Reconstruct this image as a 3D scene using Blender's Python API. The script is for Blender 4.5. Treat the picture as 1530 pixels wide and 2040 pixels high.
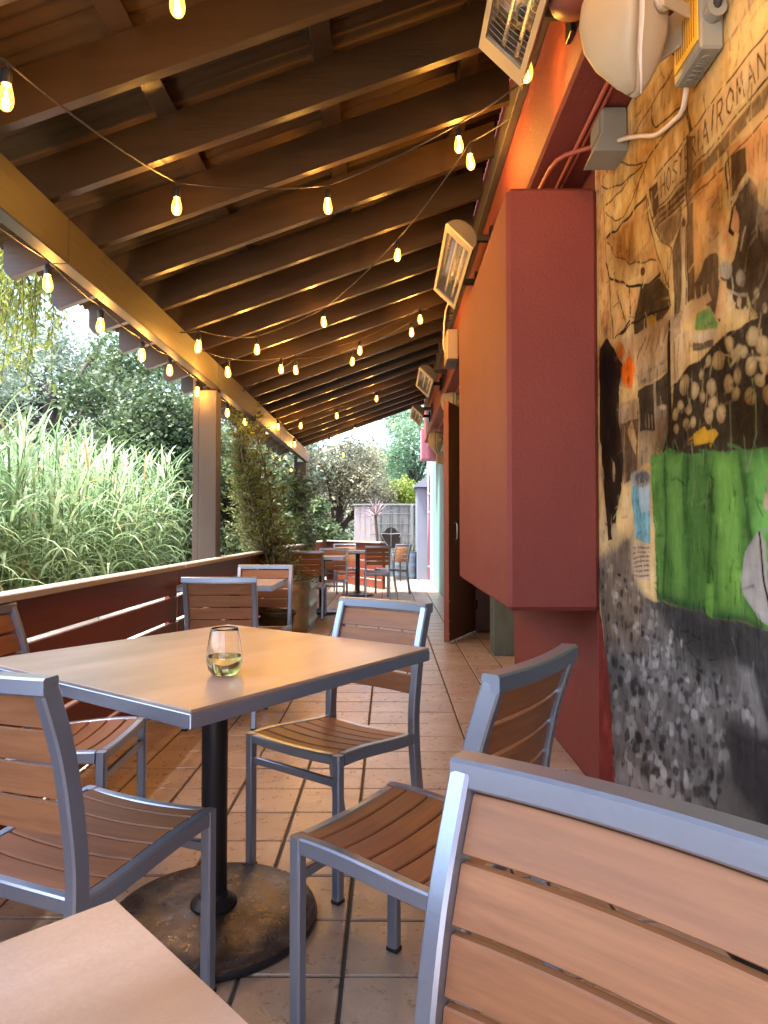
import bpy, bmesh, math, random
import numpy as np
from mathutils import Vector, Matrix
R_ = math.radians
rnd = random.Random(7)
nrng = np.random.default_rng(11)
for o in list(bpy.data.objects): bpy.data.objects.remove(o)
scene = bpy.context.scene
COL = scene.collection

# ------------------------------------------------------------------ camera
CAM_F, CAM_H, CAM_PITCH, CAM_YAW = 1378.0, 1.12, 0.0251, 0.0073
cam_d = bpy.data.cameras.new('camera'); cam = bpy.data.objects.new('camera', cam_d)
COL.objects.link(cam); scene.camera = cam
cam_d.sensor_fit = 'HORIZONTAL'; cam_d.sensor_width = 36.0
cam_d.lens = 36.0 * CAM_F / 1530.0
cam_d.clip_start = 0.02; cam_d.clip_end = 3000
cam.location = (0, 0, CAM_H)
cam.rotation_euler = (math.pi / 2 + CAM_PITCH, 0, CAM_YAW)

# ------------------------------------------------------------------ sky, sun, exposure
SUN_EL, SUN_AZ = 71.0, 250.0           # compass azimuth, 0 = +Y (view direction), clockwise
world = bpy.data.worlds.new('World'); scene.world = world; world.use_nodes = True
wn = world.node_tree.nodes; wl = world.node_tree.links
sky = wn.new('ShaderNodeTexSky'); sky.sky_type = 'NISHITA'; sky.sun_disc = False
sky.sun_elevation = R_(SUN_EL); sky.sun_rotation = R_(SUN_AZ)
sky.air_density = 1.0; sky.dust_density = 3.0; sky.ozone_density = 1.0
bg = wn['Background']; bg.inputs['Strength'].default_value = 0.15
wl.new(sky.outputs[0], bg.inputs[0])
sun_d = bpy.data.lights.new('sun', 'SUN'); sun = bpy.data.objects.new('sun', sun_d); COL.objects.link(sun)
sun_d.energy = 3.0; sun_d.angle = R_(9); sun_d.color = (1.0, 0.96, 0.9)
_a, _e = R_(SUN_AZ), R_(SUN_EL)
sun_dir = Vector((math.sin(_a) * math.cos(_e), math.cos(_a) * math.cos(_e), math.sin(_e)))
sun.rotation_euler = sun_dir.to_track_quat('Z', 'Y').to_euler()
sun.location = sun_dir * 60
vs = scene.view_settings
vs.view_transform = 'Standard'; vs.look = 'None'; vs.gamma = 1; vs.use_curve_mapping = False
vs.exposure = 2.85
BULB_W = 2.0

# ------------------------------------------------------------------ pixel -> point (photograph used as survey)
def ray(px, py):
    v = (px - 765) / CAM_F, 1.0, -(py - 1020) / CAM_F
    c, s = math.cos(CAM_PITCH), math.sin(CAM_PITCH)
    x, y, z = v[0], v[1] * c - v[2] * s, v[1] * s + v[2] * c
    c, s = math.cos(CAM_YAW), math.sin(CAM_YAW)
    return Vector((x * c - y * s, x * s + y * c, z))
def on_x(px, py, x): r = ray(px, py); return Vector((0, 0, CAM_H)) + r * (x / r.x)
def on_y(px, py, y): r = ray(px, py); return Vector((0, 0, CAM_H)) + r * (y / r.y)
def on_z(px, py, z): r = ray(px, py); return Vector((0, 0, CAM_H)) + r * ((z - CAM_H) / r.z)

# ------------------------------------------------------------------ materials
MATS = {}
class NT:
    def __init__(s, name):
        s.m = bpy.data.materials.new(name); s.m.use_nodes = True
        s.n = s.m.node_tree.nodes; s.l = s.m.node_tree.links
        s.b = s.n['Principled BSDF']; s.out = s.n['Material Output']
        MATS[name] = s.m
    def new(s, t, **kw):
        nd = s.n.new(t)
        for k, v in kw.items(): setattr(nd, k, v)
        return nd
    def coord(s, scale=(1, 1, 1), kind='Object'):
        tc = s.new('ShaderNodeTexCoord'); mp = s.new('ShaderNodeMapping')
        mp.inputs['Scale'].default_value = scale
        s.l.new(tc.outputs[kind], mp.inputs[0]); return mp.outputs[0]
    def noise(s, vec, scale, detail=4, rough=.55, dist=0):
        nz = s.new('ShaderNodeTexNoise'); nz.inputs['Scale'].default_value = scale
        nz.inputs['Detail'].default_value = detail; nz.inputs['Roughness'].default_value = rough
        nz.inputs['Distortion'].default_value = dist
        s.l.new(vec, nz.inputs['Vector']); return nz.outputs[0]
    def ramp(s, fac, stops):
        r = s.new('ShaderNodeValToRGB'); cr = r.color_ramp
        while len(cr.elements) < len(stops): cr.elements.new(.5)
        for e, (p, c) in zip(cr.elements, stops): e.position = p; e.color = (*c, 1)
        s.l.new(fac, r.inputs[0]); return r.outputs[0]
    def mix(s, fac, a, b, mode='MIX'):
        m = s.new('ShaderNodeMix', data_type='RGBA', blend_type=mode)
        for i, v in ((0, fac), (6, a), (7, b)):
            if isinstance(v, (int, float)): m.inputs[i].default_value = v
            elif isinstance(v, tuple): m.inputs[i].default_value = (*v, 1)
            else: s.l.new(v, m.inputs[i])
        return m.outputs[2]
    def rng(s, fac, a, b):
        m = s.new('ShaderNodeMapRange'); m.inputs[3].default_value = a; m.inputs[4].default_value = b
        s.l.new(fac, m.inputs[0]); return m.outputs[0]
    def bump(s, h, strength, dist=.01, prev=None):
        b = s.new('ShaderNodeBump'); b.inputs['Strength'].default_value = strength
        b.inputs['Distance'].default_value = dist; s.l.new(h, b.inputs['Height'])
        if prev is not None: s.l.new(prev, b.inputs['Normal'])
        return b.outputs[0]
    def set(s, **kw):
        for k, v in kw.items():
            k = k.replace('_', ' ')
            if isinstance(v, (int, float)): s.b.inputs[k].default_value = v
            elif isinstance(v, tuple): s.b.inputs[k].default_value = (*v, 1) if len(v) == 3 else v
            else: s.l.new(v, s.b.inputs[k])

def m_paint(name, col, rough=.5, var=.18, scale=6, bump=.06, bscale=60, metallic=0, stretch=(1, 1, 1), spec=.5):
    t = NT(name); v = t.coord(stretch)
    n = t.noise(v, scale, 5); n2 = t.noise(v, bscale, 3)
    c = t.mix(n, tuple(x * (1 - var) for x in col), tuple(min(1, x * (1 + var)) for x in col))
    t.set(Base_Color=c, Roughness=t.rng(n2, rough - .07, rough + .1), Metallic=metallic, Normal=t.bump(n2, bump, .004))
    t.b.inputs['Specular IOR Level'].default_value = spec
    return t.m
m_paint('taupe_paint', (.048, .036, .027), .62, .22, 7, .2, 60, stretch=(1, 1, .12))
m_paint('rafter_brown', (.034, .0175, .0055), .38, .45, 9, .35, 50, stretch=(.09, 1, 1))
m_paint('beam_brown', (.019, .0105, .0045), .55, .35, 9, .25, 50, stretch=(1, .08, 1))
m_paint('pale_concrete', (.55, .54, .52), .8, .12, 3, .2, 40)
m_paint('roof_sheet', (.045, .025, .010), .75, .25, 4, .05, 30, spec=.1)
m_paint('frame_metal', (.30, .36, .47), .33, .05, 8, .02, 200, .8)
m_paint('black_metal', (.018, .018, .022), .38, .2, 8, .06, 120, .3)
m_paint('black_plastic', (.012, .012, .013), .5, .1, 8, .03, 90)
m_paint('blue_grey_metal', (.20, .26, .35), .4, .12, 4, .05, 30, .6)
m_paint('heater_metal', (.30, .27, .22), .45, .12, 6, .03, 60, .5)
m_paint('heater_dark', (.06, .05, .045), .5, .15, 6, .03, 60, .3)
m_paint('reflector', (.75, .72, .66), .16, .12, 18, .35, 26, 1.0)
m_paint('quartz', (.62, .55, .42), .25, .1, 10, .03, 60)
m_paint('cream_plastic', (.34, .27, .18), .5, .04, 6, .02, 90)
m_paint('grey_box', (.22, .21, .17), .45, .1, 9, .03, 60)
m_paint('yellow_label', (.8, .42, .03), .5, .08, 14, .01, 60)
m_paint('label_ink', (.30, .13, .02), .6)
m_paint('rail_red', (.15, .032, .014), .46, .35, 8, .2, 70, stretch=(1, .08, 1))
m_paint('rail_cap', (.36, .33, .29), .75, .28, 5, .2, 50, stretch=(1, .1, 1))
m_paint('door_brown', (.045, .012, .009), .42, .2, 3, .08, 60, stretch=(1, 1, .15))
m_paint('door_edge', (.22, .06, .03), .5, .2, 5, .05, 60)
m_paint('steel', (.55, .55, .54), .3, .08, 20, .02, 60, 1.0)
m_paint('cable', (.02, .016, .014), .6, .1)
m_paint('white_cable', (.6, .5, .4), .5, .1)
m_paint('conduit_red', (.33, .075, .045), .5, .1)
m_paint('pale_teal', (.13, .25, .245), .75, .18, 2.5, .15, 30)
m_paint('pale_wall', (.34, .40, .48), .75, .1, 2.5, .15, 30)
m_paint('pink_wall', (.40, .15, .23), .7, .12, 3, .15, 30)
m_paint('slate_blue', (.17, .20, .27), .6, .12, 3, .1, 30)
m_paint('soil', (.035, .024, .016), .95, .4, 20, .6, 60)
m_paint('bark', (.075, .055, .042), .9, .4, 12, .6, 50, stretch=(1, 1, .25))
m_paint('reed_stem', (.22, .25, .09), .7, .25, 14)
m_paint('wire_grey', (.07, .08, .085), .5, .1)
m_paint('pier_paint', (.085, .095, .07), .7, .75, 9, .3, 40, stretch=(1, 1, .35))
m_paint('interior_cream', (.7, .5, .25), .7, .05)
m_paint('whitewash', (.33, .31, .335), .8, .2, 6, .25, 40, stretch=(1, 1, .1))

def build_special():
    # faux-teak slat
    t = NT('teak_slat'); v = t.coord((.6, 14, 14))
    n = t.noise(v, 5, 6, .6); oi = t.new('ShaderNodeObjectInfo')
    c = t.ramp(n, [(.28, (.185, .080, .036)), (.72, (.30, .135, .060))])
    c = t.mix(t.rng(oi.outputs['Random'], 0, .25), c, (.18, .08, .04))
    t.set(Base_Color=c, Roughness=t.rng(n, .40, .55), Specular_IOR_Level=.32, Normal=t.bump(t.noise(v, 30, 3), .06, .002))
    # laminate table top
    t = NT('laminate'); v = t.coord((1, 1, 1)); vs_ = t.coord((2.2, .7, 1))
    a = t.noise(vs_, 2.6, 5, .55, 0); b = t.noise(v, 2.1, 3)
    c = t.ramp(a, [(.30, (.21, .155, .12)), (.5, (.34, .265, .215)), (.70, (.48, .395, .335))])
    c = t.mix(t.rng(b, 0, .5), c, (.33, .25, .21))
    sp = t.noise(v, 240, 2); c = t.mix(t.rng(sp, -.1, .3), c, (.16, .11, .085))
    t.set(Base_Color=c, Roughness=t.rng(a, .25, .40), Normal=t.bump(t.noise(v, 70, 4), .05, .002))
    # stucco red
    t = NT('red_stucco'); v = t.coord()
    n = t.noise(v, 2.0, 4); n2 = t.noise(v, 95, 5, .6); n3 = t.noise(t.coord((1, 1, .12)), 5, 4)
    c = t.mix(n, (.165, .034, .025), (.215, .046, .029)); c = t.mix(t.rng(n3, 0, .35), c, (.155, .029, .029))
    bp = t.bump(n2, .6, .007); bp = t.bump(n, .25, .04, bp); bp = t.bump(t.noise(v, 14, 4), .25, .015, bp)
    t.set(Base_Color=c, Roughness=.68, Normal=bp); t.b.inputs['Specular IOR Level'].default_value = .28
    # painted mural
    t = NT('mural_paint'); v = t.coord()
    at = t.new('ShaderNodeAttribute'); at.attribute_name = 'paint'
    n1 = t.noise(t.coord((1, 1, .5)), 26, 6, .65); n2 = t.noise(v, 130, 5, .6)
    c = t.mix(.45, at.outputs['Color'], t.rng(n1, .3, 1.5), 'MULTIPLY')
    t.set(Base_Color=c, Roughness=.66, Normal=t.bump(n2, .5, .006)); t.b.inputs['Specular IOR Level'].default_value = .03
    # floor tile
    t = NT('slate_tile'); tc = t.new('ShaderNodeTexCoord'); geo = t.new('ShaderNodeNewGeometry')
    p = geo.outputs['Position']
    n = t.noise(p, 4, 6, .6, .4); n2 = t.noise(p, 26, 6, .65, 1.2); n3 = t.noise(p, 140, 3)
    oi = t.new('ShaderNodeObjectInfo')
    c = t.ramp(n, [(.25, (.28, .195, .135)), (.55, (.44, .335, .245)), (.8, (.56, .455, .355))])
    c = t.mix(t.rng(oi.outputs['Random'], 0, .4), c, (.31, .21, .14))
    c = t.mix(t.rng(n3, 0, .25), c, (.22, .15, .10))
    cr = t.ramp(n2, [(.30, (0, 0, 0)), (.42, (1, 1, 1))])
    c = t.mix(.35, c, cr, 'MULTIPLY')
    t.set(Base_Color=c, Roughness=t.rng(n2, .18, .42), Normal=t.bump(n2, .32, .006))
    m_paint('grout', (.055, .045, .038), .85, .3, 12, .3, 90)
    # pedestal base disc
    t = NT('disc_bronze'); v = t.coord()
    n = t.noise(v, 7, 6, .62, .8); n2 = t.noise(v, 26, 6, .65, 1.0)
    c = t.ramp(n, [(.3, (.03, .026, .024)), (.55, (.075, .06, .05)), (.8, (.17, .15, .135))])
    t.set(Base_Color=c, Roughness=t.rng(n2, .14, .46), Metallic=.5, Normal=t.bump(n2, .4, .008))
    # galvanised
    t = NT('galvanised'); v = t.coord()
    vo = t.new('ShaderNodeTexVoronoi'); vo.inputs['Scale'].default_value = 28; t.l.new(v, vo.inputs[0])
    c = t.mix(t.rng(t.noise(v, 5), 0, 1), (.30, .26, .19), (.47, .42, .32))
    c = t.mix(.2, c, vo.outputs['Color'], 'MULTIPLY')
    t.set(Base_Color=c, Metallic=.8, Roughness=.32, Normal=t.bump(t.noise(v, 9), .1, .01))
    # fence planks weathered
    t = NT('weathered_plank'); v = t.coord((1, 1, .08)); oi = t.new('ShaderNodeObjectInfo')
    n = t.noise(v, 30, 6, .65)
    c = t.ramp(n, [(.25, (.13, .135, .14)), (.75, (.30, .31, .315))])
    c = t.mix(t.rng(oi.outputs['Random'], 0, .6), c, (.22, .27, .265))
    t.set(Base_Color=c, Roughness=.85, Normal=t.bump(n, .3, .01))
    # leaves: colour attribute picks between dark and light
    def leaf(name, dark, light, rough=.5, trans=.35, straw=False):
        t = NT(name); at = t.new('ShaderNodeAttribute'); at.attribute_name = 'tone'
        c = t.ramp(at.outputs['Fac'], [(.0, (.34, .25, .12)), (.05, (.30, .23, .10)), (.09, dark), (1.0, light)]) if straw else t.mix(at.outputs['Fac'], dark, light)
        t.set(Base_Color=c, Roughness=rough)
        tr = t.new('ShaderNodeBsdfTranslucent'); t.l.new(c, tr.inputs[0])
        mx = t.new('ShaderNodeMixShader'); mx.inputs[0].default_value = trans
        t.l.new(t.b.outputs[0], mx.inputs[1]); t.l.new(tr.outputs[0], mx.inputs[2])
        t.l.new(mx.outputs[0], t.out.inputs[0])
    leaf('leaf_reed', (.08, .17, .06), (.47, .62, .34), straw=True)
    leaf('leaf_grey', (.08, .12, .08), (.38, .45, .33))
    leaf('leaf_dark', (.028, .055, .022), (.15, .21, .09))
    leaf('leaf_willow', (.14, .19, .02), (.40, .42, .06))
    leaf('leaf_olive', (.13, .125, .07), (.50, .46, .29))
    leaf('leaf_teal', (.09, .18, .10), (.33, .50, .30))
    leaf('leaf_lime', (.10, .17, .02), (.34, .40, .06))
    leaf('leaf_conifer', (.04, .06, .014), (.19, .21, .045))
    leaf('leaf_cordyline', (.12, .07, .075), (.42, .34, .36))
    leaf('leaf_grass', (.03, .05, .02), (.10, .15, .05))
    # bulb glass, filament
    t = NT('bulb_glass'); t.n.remove(t.b)
    tr = t.new('ShaderNodeBsdfTransparent'); tr.inputs[0].default_value = (1, .80, .42, 1)
    gl = t.new('ShaderNodeBsdfGlossy'); gl.inputs['Roughness'].default_value = .05
    em = t.new('ShaderNodeEmission'); em.inputs[0].default_value = (1, .36, .045, 1); em.inputs[1].default_value = .38
    lw = t.new('ShaderNodeLayerWeight'); lw.inputs[0].default_value = .25
    mx = t.new('ShaderNodeMixShader'); t.l.new(lw.outputs[0], mx.inputs[0])
    t.l.new(tr.outputs[0], mx.inputs[1]); t.l.new(gl.outputs[0], mx.inputs[2])
    ad = t.new('ShaderNodeAddShader'); t.l.new(mx.outputs[0], ad.inputs[0]); t.l.new(em.outputs[0], ad.inputs[1])
    t.l.new(ad.outputs[0], t.out.inputs[0])
    t = NT('filament'); t.n.remove(t.b)
    em = t.new('ShaderNodeEmission'); em.inputs[0].default_value = (1, .62, .18, 1); em.inputs[1].default_value = 10
    t.l.new(em.outputs[0], t.out.inputs[0])
    # glass, wine
    t = NT('clear_glass'); t.set(Base_Color=(1, 1, 1), Roughness=0.0, IOR=1.45)
    t.b.inputs['Transmission Weight'].default_value = 1
    t = NT('white_wine'); t.set(Base_Color=(.97, .90, .42), Roughness=0.0, IOR=1.34)
    t.b.inputs['Transmission Weight'].default_value = 1
build_special()

# ------------------------------------------------------------------ mesh helpers
def mesh_data(name, verts, faces, mat=None, smooth=False):
    me = bpy.data.meshes.new(name)
    me.from_pydata([tuple(v) for v in verts], [], [tuple(f) for f in faces])
    me.validate(clean_customdata=False)
    if mat: me.materials.append(MATS[mat])
    if smooth:
        me.polygons.foreach_set('use_smooth', [True] * len(me.polygons))
    me.update(); return me
def link(name, data, parent=None, loc=(0, 0, 0), rz=0.0):
    o = bpy.data.objects.new(name, data); COL.objects.link(o)
    o.location = loc; o.rotation_euler = (0, 0, rz)
    if parent: o.parent = parent
    return o
def thing(name, label, cat, loc=(0, 0, 0), rz=0.0, group=None):
    o = link(name, None, None, loc, rz); o.empty_display_size = .1
    o['label'] = label; o['category'] = cat
    if group: o['group'] = group
    return o
def tag(o, label=None, cat=None, group=None, kind=None):
    if label: o['label'] = label
    if cat: o['category'] = cat
    if group: o['group'] = group
    if kind: o['kind'] = kind
    return o
class G:
    """collects geometry; world coordinates, or local ones for copied things"""
    def __init__(s): s.v = []; s.f = []
    def add(s, v, f):
        b = len(s.v); s.v += [Vector(q) for q in v]; s.f += [tuple(i + b for i in q) for q in f]; return s
    def box(s, c, d, rot=None, bev=.002):
        """chamfered box, centre c, full size d, rot = 3x3 matrix"""
        hx, hy, hz = d[0] / 2, d[1] / 2, d[2] / 2
        b = min(bev, hx * .6, hy * .6, hz * .6)
        if b < 2e-4:
            V = [Vector((x, y, z)) for x in (-hx, hx) for y in (-hy, hy) for z in (-hz, hz)]
            Fc = [(0, 1, 3, 2), (4, 6, 7, 5), (0, 4, 5, 1), (2, 3, 7, 6), (0, 2, 6, 4), (1, 5, 7, 3)]
        else:
            bm = bmesh.new(); bmesh.ops.create_cube(bm, size=1)
            for v in bm.verts: v.co = Vector((v.co.x * d[0], v.co.y * d[1], v.co.z * d[2]))
            bmesh.ops.bevel(bm, geom=bm.edges[:], offset=b, segments=1, affect='EDGES')
            bm.verts.index_update()
            V = [v.co.copy() for v in bm.verts]; Fc = [[v.index for v in f.verts] for f in bm.faces]; bm.free()
        if rot is not None: V = [rot @ v for v in V]
        c = Vector(c)
        return s.add([v + c for v in V], Fc)
    def span(s, lo, hi, bev=.002):
        lo, hi = Vector(lo), Vector(hi)
        return s.box((lo + hi) / 2, hi - lo, None, bev)
    def sweep(s, pts, w, h, side=None, cham=.15, closed=False, taper=None):
        """rectangular tube with chamfered corners along pts; side = fixed sideways axis (width w), h across"""
        pts = [Vector(p) for p in pts]; n = len(pts); rings = []
        for i, p in enumerate(pts):
            t = (pts[min(i + 1, n - 1)] - pts[max(i - 1, 0)]).normalized()
            sd = Vector(side) if side is not None else t.cross(Vector((0, 0, 1)))
            if sd.length < 1e-4: sd = Vector((1, 0, 0))
            sd = (sd - t * sd.dot(t)).normalized(); up = sd.cross(t)
            k = 1 if taper is None else taper[i]
            a, b = w / 2 * k, h / 2 * k; c = min(a, b) * 2 * cham
            q = [(-a + c, -b), (a - c, -b), (a, -b + c), (a, b - c), (a - c, b), (-a + c, b), (-a, b - c), (-a, -b + c)]
            rings.append([p + sd * x + up * y for x, y in q])
        return s.skin(rings)
    def tube(s, pts, r, seg=6, taper=None):
        pts = [Vector(p) for p in pts]; n = len(pts); rings = []; prev = None
        for i, p in enumerate(pts):
            t = (pts[min(i + 1, n - 1)] - pts[max(i - 1, 0)]).normalized()
            if prev is None:
                prev = t.orthogonal().normalized()
            sd = (prev - t * prev.dot(t)).normalized(); prev = sd; up = t.cross(sd)
            k = r * (1 if taper is None else taper[i])
            rings.append([p + sd * k * math.cos(a) + up * k * math.sin(a) for a in [2 * math.pi * j / seg for j in range(seg)]])
        return s.skin(rings)
    def skin(s, rings, cap=True):
        m = len(rings[0]); V = [v for r in rings for v in r]; Fc = []
        for i in range(len(rings) - 1):
            for j in range(m):
                Fc.append((i * m + j, i * m + (j + 1) % m, (i + 1) * m + (j + 1) % m, (i + 1) * m + j))
        if cap:
            Fc.append(tuple(range(m - 1, -1, -1))); Fc.append(tuple((len(rings) - 1) * m + j for j in range(m)))
        return s.add(V, Fc)
    def lathe(s, prof, c=(0, 0, 0), seg=20, cap=True):
        c = Vector(c)
        rings = [[c + Vector((r * math.cos(2 * math.pi * j / seg), r * math.sin(2 * math.pi * j / seg), z)) for j in range(seg)] for r, z in prof]
        return s.skin(rings, cap)
    def prism(s, poly, axis, a, b):
        """extrude 2D polygon along axis: 'x' -> poly is (y,z); 'y' -> (x,z); 'z' -> (x,y)"""
        def mk(p, t):
            return {'x': (t, p[0], p[1]), 'y': (p[0], t, p[1]), 'z': (p[0], p[1], t)}[axis]
        return s.skin([[Vector(mk(p, a)) for p in poly], [Vector(mk(p, b)) for p in poly]])
    def data(s, name, mat, smooth=False, off=None):
        v = s.v if off is None else [q - Vector(off) for q in s.v]
        me = mesh_data(name, v, s.f, mat, smooth)
        bm = bmesh.new(); bm.from_mesh(me); bmesh.ops.recalc_face_normals(bm, faces=bm.faces[:]); bm.to_mesh(me); bm.free()
        return me
    def part(s, name, mat, parent, smooth=False):
        """world geometry -> child of an unrotated parent"""
        off = parent.matrix_world.translation if False else _wloc(parent)
        return link(name, s.data(name, mat, smooth, off), parent)
    def solo(s, name, mat, smooth=False):
        lo = Vector((min(v.x for v in s.v), min(v.y for v in s.v), min(v.z for v in s.v)))
        hi = Vector((max(v.x for v in s.v), max(v.y for v in s.v), max(v.z for v in s.v)))
        base = Vector(((lo.x + hi.x) / 2, (lo.y + hi.y) / 2, lo.z))
        return link(name, s.data(name, mat, smooth, base), None, base)
def _wloc(o):
    p = Vector(o.location)
    while o.parent: o = o.parent; p += Vector(o.location)
    return p
def copy_tree(src, parent=None):
    c = src.copy(); COL.objects.link(c); c.parent = parent
    for ch in list(src.children): copy_tree(ch, c)
    return c
def smooth_by_angle(me, ang=35):
    me.polygons.foreach_set('use_smooth', [True] * len(me.polygons))
    bm = bmesh.new(); bm.from_mesh(me)
    for e in bm.edges:
        if len(e.link_faces) == 2 and e.calc_face_angle() > R_(ang): e.smooth = False
    bm.to_mesh(me); bm.free()
def big_mesh(name, V, Fq, mat, tone=None, smooth=False):
    """V (n,3) array, Fq (m,k) array of polygons, tone per vertex"""
    me = bpy.data.meshes.new(name); k = Fq.shape[1]
    me.vertices.add(len(V)); me.vertices.foreach_set('co', V.astype(np.float32).ravel())
    me.loops.add(Fq.size); me.loops.foreach_set('vertex_index', Fq.astype(np.int32).ravel())
    me.polygons.add(len(Fq)); me.polygons.foreach_set('loop_start', np.arange(0, Fq.size, k, dtype=np.int32))
    me.polygons.foreach_set('loop_total', np.full(len(Fq), k, dtype=np.int32))
    if smooth: me.polygons.foreach_set('use_smooth', np.ones(len(Fq), dtype=bool))
    me.update(calc_edges=True); me.materials.append(MATS[mat])
    if tone is not None:
        a = me.attributes.new('tone', 'FLOAT', 'POINT'); a.data.foreach_set('value', tone.astype(np.float32))
    return me
def catmull(pts, k=6):
    pts = [Vector(p) for p in pts]; P = [pts[0] * 2 - pts[1]] + pts + [pts[-1] * 2 - pts[-2]]; out = []
    for i in range(1, len(P) - 2):
        for j in range(k):
            t = j / k; a, b, c, d = P[i - 1], P[i], P[i + 1], P[i + 2]
            out.append(.5 * ((2 * b) + (c - a) * t + (2 * a - 5 * b + 4 * c - d) * t * t + (3 * b - a - 3 * c + d) * t ** 3))
    return out + [pts[-1]]
# ================================================================== SETTING
XW = 0.90           # face of the painted wall
XU = 0.65           # face of the overhanging upper wall
ZS = 2.72           # soffit height
XB = -1.41          # inner face of the railing
# ground
g = G(); g.add([(-400, -400, -.32), (400, -400, -.32), (400, 900, -.32), (-400, 900, -.32)], [(0, 1, 2, 3)])
tag(g.solo('ground', 'soil'), kind='structure')
g = G(); g.span((-2.9, -3, -.33), (-1.72, 16.6, .30), .01)  # invented ledge that catches sky light so the railing gaps look bright
tag(g.solo('bright_gap_ledge', 'pale_concrete'), 'pale concrete ledge added to brighten the gaps of the railing', 'ledge')
g = G(); g.add([(-1.6, -60, -.012), (60, -60, -.012), (60, -2.52, -.012), (-1.6, -2.52, -.012)], [(0, 1, 2, 3)]); g.add([(-60, -60, -.30), (-1.62, -60, -.30), (-1.62, -3.1, -.30), (-60, -3.1, -.30)], [(0, 1, 2, 3)])  # unseen pale ground added behind the camera to bounce daylight in
tag(g.solo('bounce_ground', 'pale_concrete'), kind='structure')
# patio slab (grout bed) and tiles
g = G(); g.span((-1.62, -2.5, -.30), (1.34, 16.6, -.007), .0)
floor = g.solo('patio_floor', 'grout'); tag(floor, kind='structure')
fl = _wloc(floor)
PX, PY, TX0, TY0 = .2605, .251, -.117, 1.764
GAP = .0105
def tile_geo(x0, x1, y0, y1, zt=0.0, th=.012, c=.0035):
    V = [(x0, y0, zt - th), (x1, y0, zt - th), (x1, y1, zt - th), (x0, y1, zt - th),
         (x0, y0, zt - c), (x1, y0, zt - c), (x1, y1, zt - c), (x0, y1, zt - c),
         (x0 + c, y0 + c, zt), (x1 - c, y0 + c, zt), (x1 - c, y1 - c, zt), (x0 + c, y1 - c, zt)]
    Fc = [(0, 1, 5, 4), (1, 2, 6, 5), (2, 3, 7, 6), (3, 0, 4, 7), (4, 5, 9, 8), (5, 6, 10, 9), (6, 7, 11, 10), (7, 4, 8, 11), (8, 9, 10, 11)]
    return V, Fc
tile_mesh = {}
far = G()
for i in range(-6, 5):
    for j in range(-16, 60):
        x0, x1 = TX0 + i * PX + GAP / 2, TX0 + (i + 1) * PX - GAP / 2
        y0, y1 = TY0 + j * PY + GAP / 2, TY0 + (j + 1) * PY - GAP / 2
        right = 1.33 if 5.02 < y0 < 7.4 else XW - .004
        x0, x1 = max(x0, -1.60), min(x1, right)
        if x1 - x0 < .03 or y1 > 16.5: continue
        if -4 <= j <= 21 and i <= 3:
            key = (round(x1 - x0, 4), rnd.randrange(3))
            if key not in tile_mesh:
                w = (x1 - x0) / 2
                V, Fc = tile_geo(-w, w, -(PY - GAP) / 2, (PY - GAP) / 2)
                tile_mesh[key] = mesh_data('tile', [(a, b, c + rnd.uniform(-.0008, .0008) if n > 7 else c) for n, (a, b, c) in enumerate(V)], Fc, 'slate_tile')
            o = link('tile', tile_mesh[key], floor, Vector(((x0 + x1) / 2, (y0 + y1) / 2, rnd.uniform(-.0012, .0008))) - fl)
        else:
            far.add(*tile_geo(x0, x1, y0, y1, rnd.uniform(-.001, .001)))
o = far.part('far_tiles', 'slate_tile', floor); o['kind'] = 'stuff'

# ------------------------------------------------------------------ restaurant building with its painted wall
bld = thing('restaurant_building', 'red stucco restaurant wall with painted street mural along the patio', 'building', (1.0, 6, 0))
def bspan(name, lo, hi, mat, bev=.004): g = G(); g.span(lo, hi, bev); return g.part(name, mat, bld)
bspan('wall', (XW + .004, -3.0, -.25), (1.34, 2.99, ZS - .004), 'red_stucco')
bspan('wall', (XW, 2.995, -.25), (1.34, 5.0, ZS - .004), 'red_stucco')
bspan('upper_wall', (XU, -3.0, ZS), (1.7, 12.75, 3.95), 'red_stucco', .012)
bspan('recess_wall', (1.22, 5.005, -.25), (1.34, 7.66, ZS - .004), 'interior_cream')
bspan('pier', (.932, 6.155, .0), (1.131, 6.42, ZS - .004), 'pier_paint')
bspan('door_lintel', (XW + .003, 5.005, 2.42), (1.215, 7.66, ZS - .004), 'red_stucco')
bspan('far_wall', (XW, 7.665, -.25), (1.34, 12.74, ZS - .004), 'pale_teal')
bspan('far_wall', (XW + .003, 12.76, -.25), (1.34, 14.5, 3.2), 'pale_teal')
bspan('far_wall', (XW + .006, 14.505, -.25), (1.34, 16.6, 3.0), 'pale_wall')
bspan('cabinet', (.62, 15.4, 0.0), (XW + .002, 16.3, 2.05), 'slate_blue', .01)
g = G(); g.prism([(.56, 2.06), (XW + .001, 2.06), (XW + .001, 2.34), (.56, 2.10)], 'y', 15.3, 16.4); g.part('cabinet_roof', 'slate_blue', bld)
bspan('daylit_wall_end', (.60, 12.78, 2.42), (.90, 13.25, 3.0), 'pink_wall', .008)  # end of the red upper wall, daylight on it put into the pink
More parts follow.
